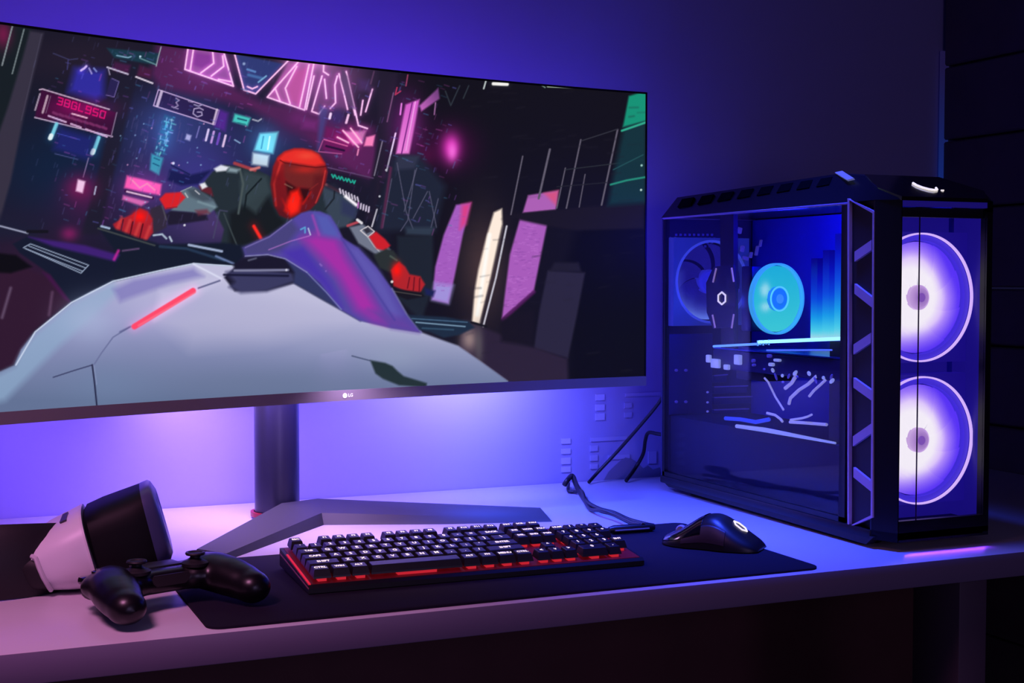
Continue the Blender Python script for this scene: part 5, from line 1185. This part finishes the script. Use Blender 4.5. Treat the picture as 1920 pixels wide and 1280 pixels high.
m = MB(); m.tube([at_z(1150, 993.5, ZP + 0.0058) + np.array([0, -.0055, 0]), at_z(1214, 989, ZP + 0.0058) + np.array([0, -.0055, 0])], 0.0012, 6); obj('sleeve_highlight', m, mat('highlight_pale', (200, 196, 205), 0.3, 0.8), pl)  # pale rod stands in for the highlight along the sleeve

# ------------------------------------------------------------------ light
def area(name, loc, target, sx, sy, color, power, spread=180):
    l = bpy.data.lights.new(name, 'AREA'); l.shape = 'RECTANGLE'; l.size = sx; l.size_y = sy
    l.color = rgb(*color); l.energy = power; l.spread = R(spread)
    o = bpy.data.objects.new(name, l); COL.objects.link(o); o.location = [float(v) for v in loc]
    o.rotation_euler = (Vector([float(v) for v in target]) - o.location).to_track_quat('-Z', 'Y').to_euler()
    return o
def point(name, loc, color, power, rad=0.02):
    l = bpy.data.lights.new(name, 'POINT'); l.color = rgb(*color); l.energy = power; l.shadow_soft_size = rad
    o = bpy.data.objects.new(name, l); COL.objects.link(o); o.location = [float(v) for v in loc]
    return o
w = bpy.data.worlds.new('room_dark'); scene.world = w; w.use_nodes = True
w.node_tree.nodes['Background'].inputs[0].default_value = (*rgb(58, 56, 120), 1)
w.node_tree.nodes['Background'].inputs[1].default_value = 0.12
# backlight strips on the rear of the monitor, aimed at the wall
BN = np.array([-math.sin(MY), math.cos(MY), 0]) * 0.3
b = mon(-0.1, 1.29, 0.08); area('backlight_top', b, b + BN + np.array([0, 0, 0.16]), 0.9, 0.03, (108, 62, 255), 1.75)
b = mon(-0.06, 1.0, 0.09); area('backlight_bottom', b, b + BN + np.array([0, 0, -.16]), 0.8, 0.03, (108, 82, 255), 4.2)
b = mon(0.32, 1.03, 0.09); area('backlight_right', b, b + BN + np.array([0.04, 0, -.16]), 0.10, 0.03, (160, 160, 255), 0.8, 120)
b = mon(0.47, 1.16, 0.05); area('backlight_side', b, b + BN + np.array([0.10, 0, 0]), 0.03, 0.34, (84, 64, 255), 0.55)
b = mon(-0.06, 1.0, 0.15); area('desk_fill_lilac', b, (0.46, 1.93, ZD), 0.62, 0.04, (226, 178, 255), 1.9, 124)  # added lamp aimed at the desk for its lilac tint
b = mon(0.30, 1.02, 0.13); area('desk_fill_blue', b, (0.92, 1.90, ZD), 0.14, 0.04, (44, 80, 255), 1.3, 120)  # added lamp that turns the right of the desk blue
# added area lights out of view that tint and lift the scene
area('fill_light_pink', (-0.25, 0.95, 1.75), (0.10, 1.45, 0.75), 0.3, 0.3, (255, 160, 224), 1.8, 80)
area('fill_light_blue', (0.92, 1.50, 2.25), (0.98, 1.60, 0.75), 0.2, 0.2, (50, 72, 255), 3.6, 34)
area('fill_light_front', (0.6, -0.9, 1.15), (0.7, 1.4, 0.7), 0.8, 0.6, (178, 152, 222), 2.7, 120)
# lights inside the tower and under its front
point('tower_light_blue', (1.17, 1.69, 1.165), (20, 10, 255), 1.0, 0.02)
point('tower_light_low', (1.16, 1.74, 0.93), (44, 50, 255), 0.05, 0.02)
point('tower_light_fan', (1.15, 1.90, 1.06), (60, 90, 255), 0.05, 0.01)
area('tower_underlight', (1.205, 1.388, 0.7565), (1.205, 1.372, ZD), 0.13, 0.003, (130, 60, 255), 0.03, 120)
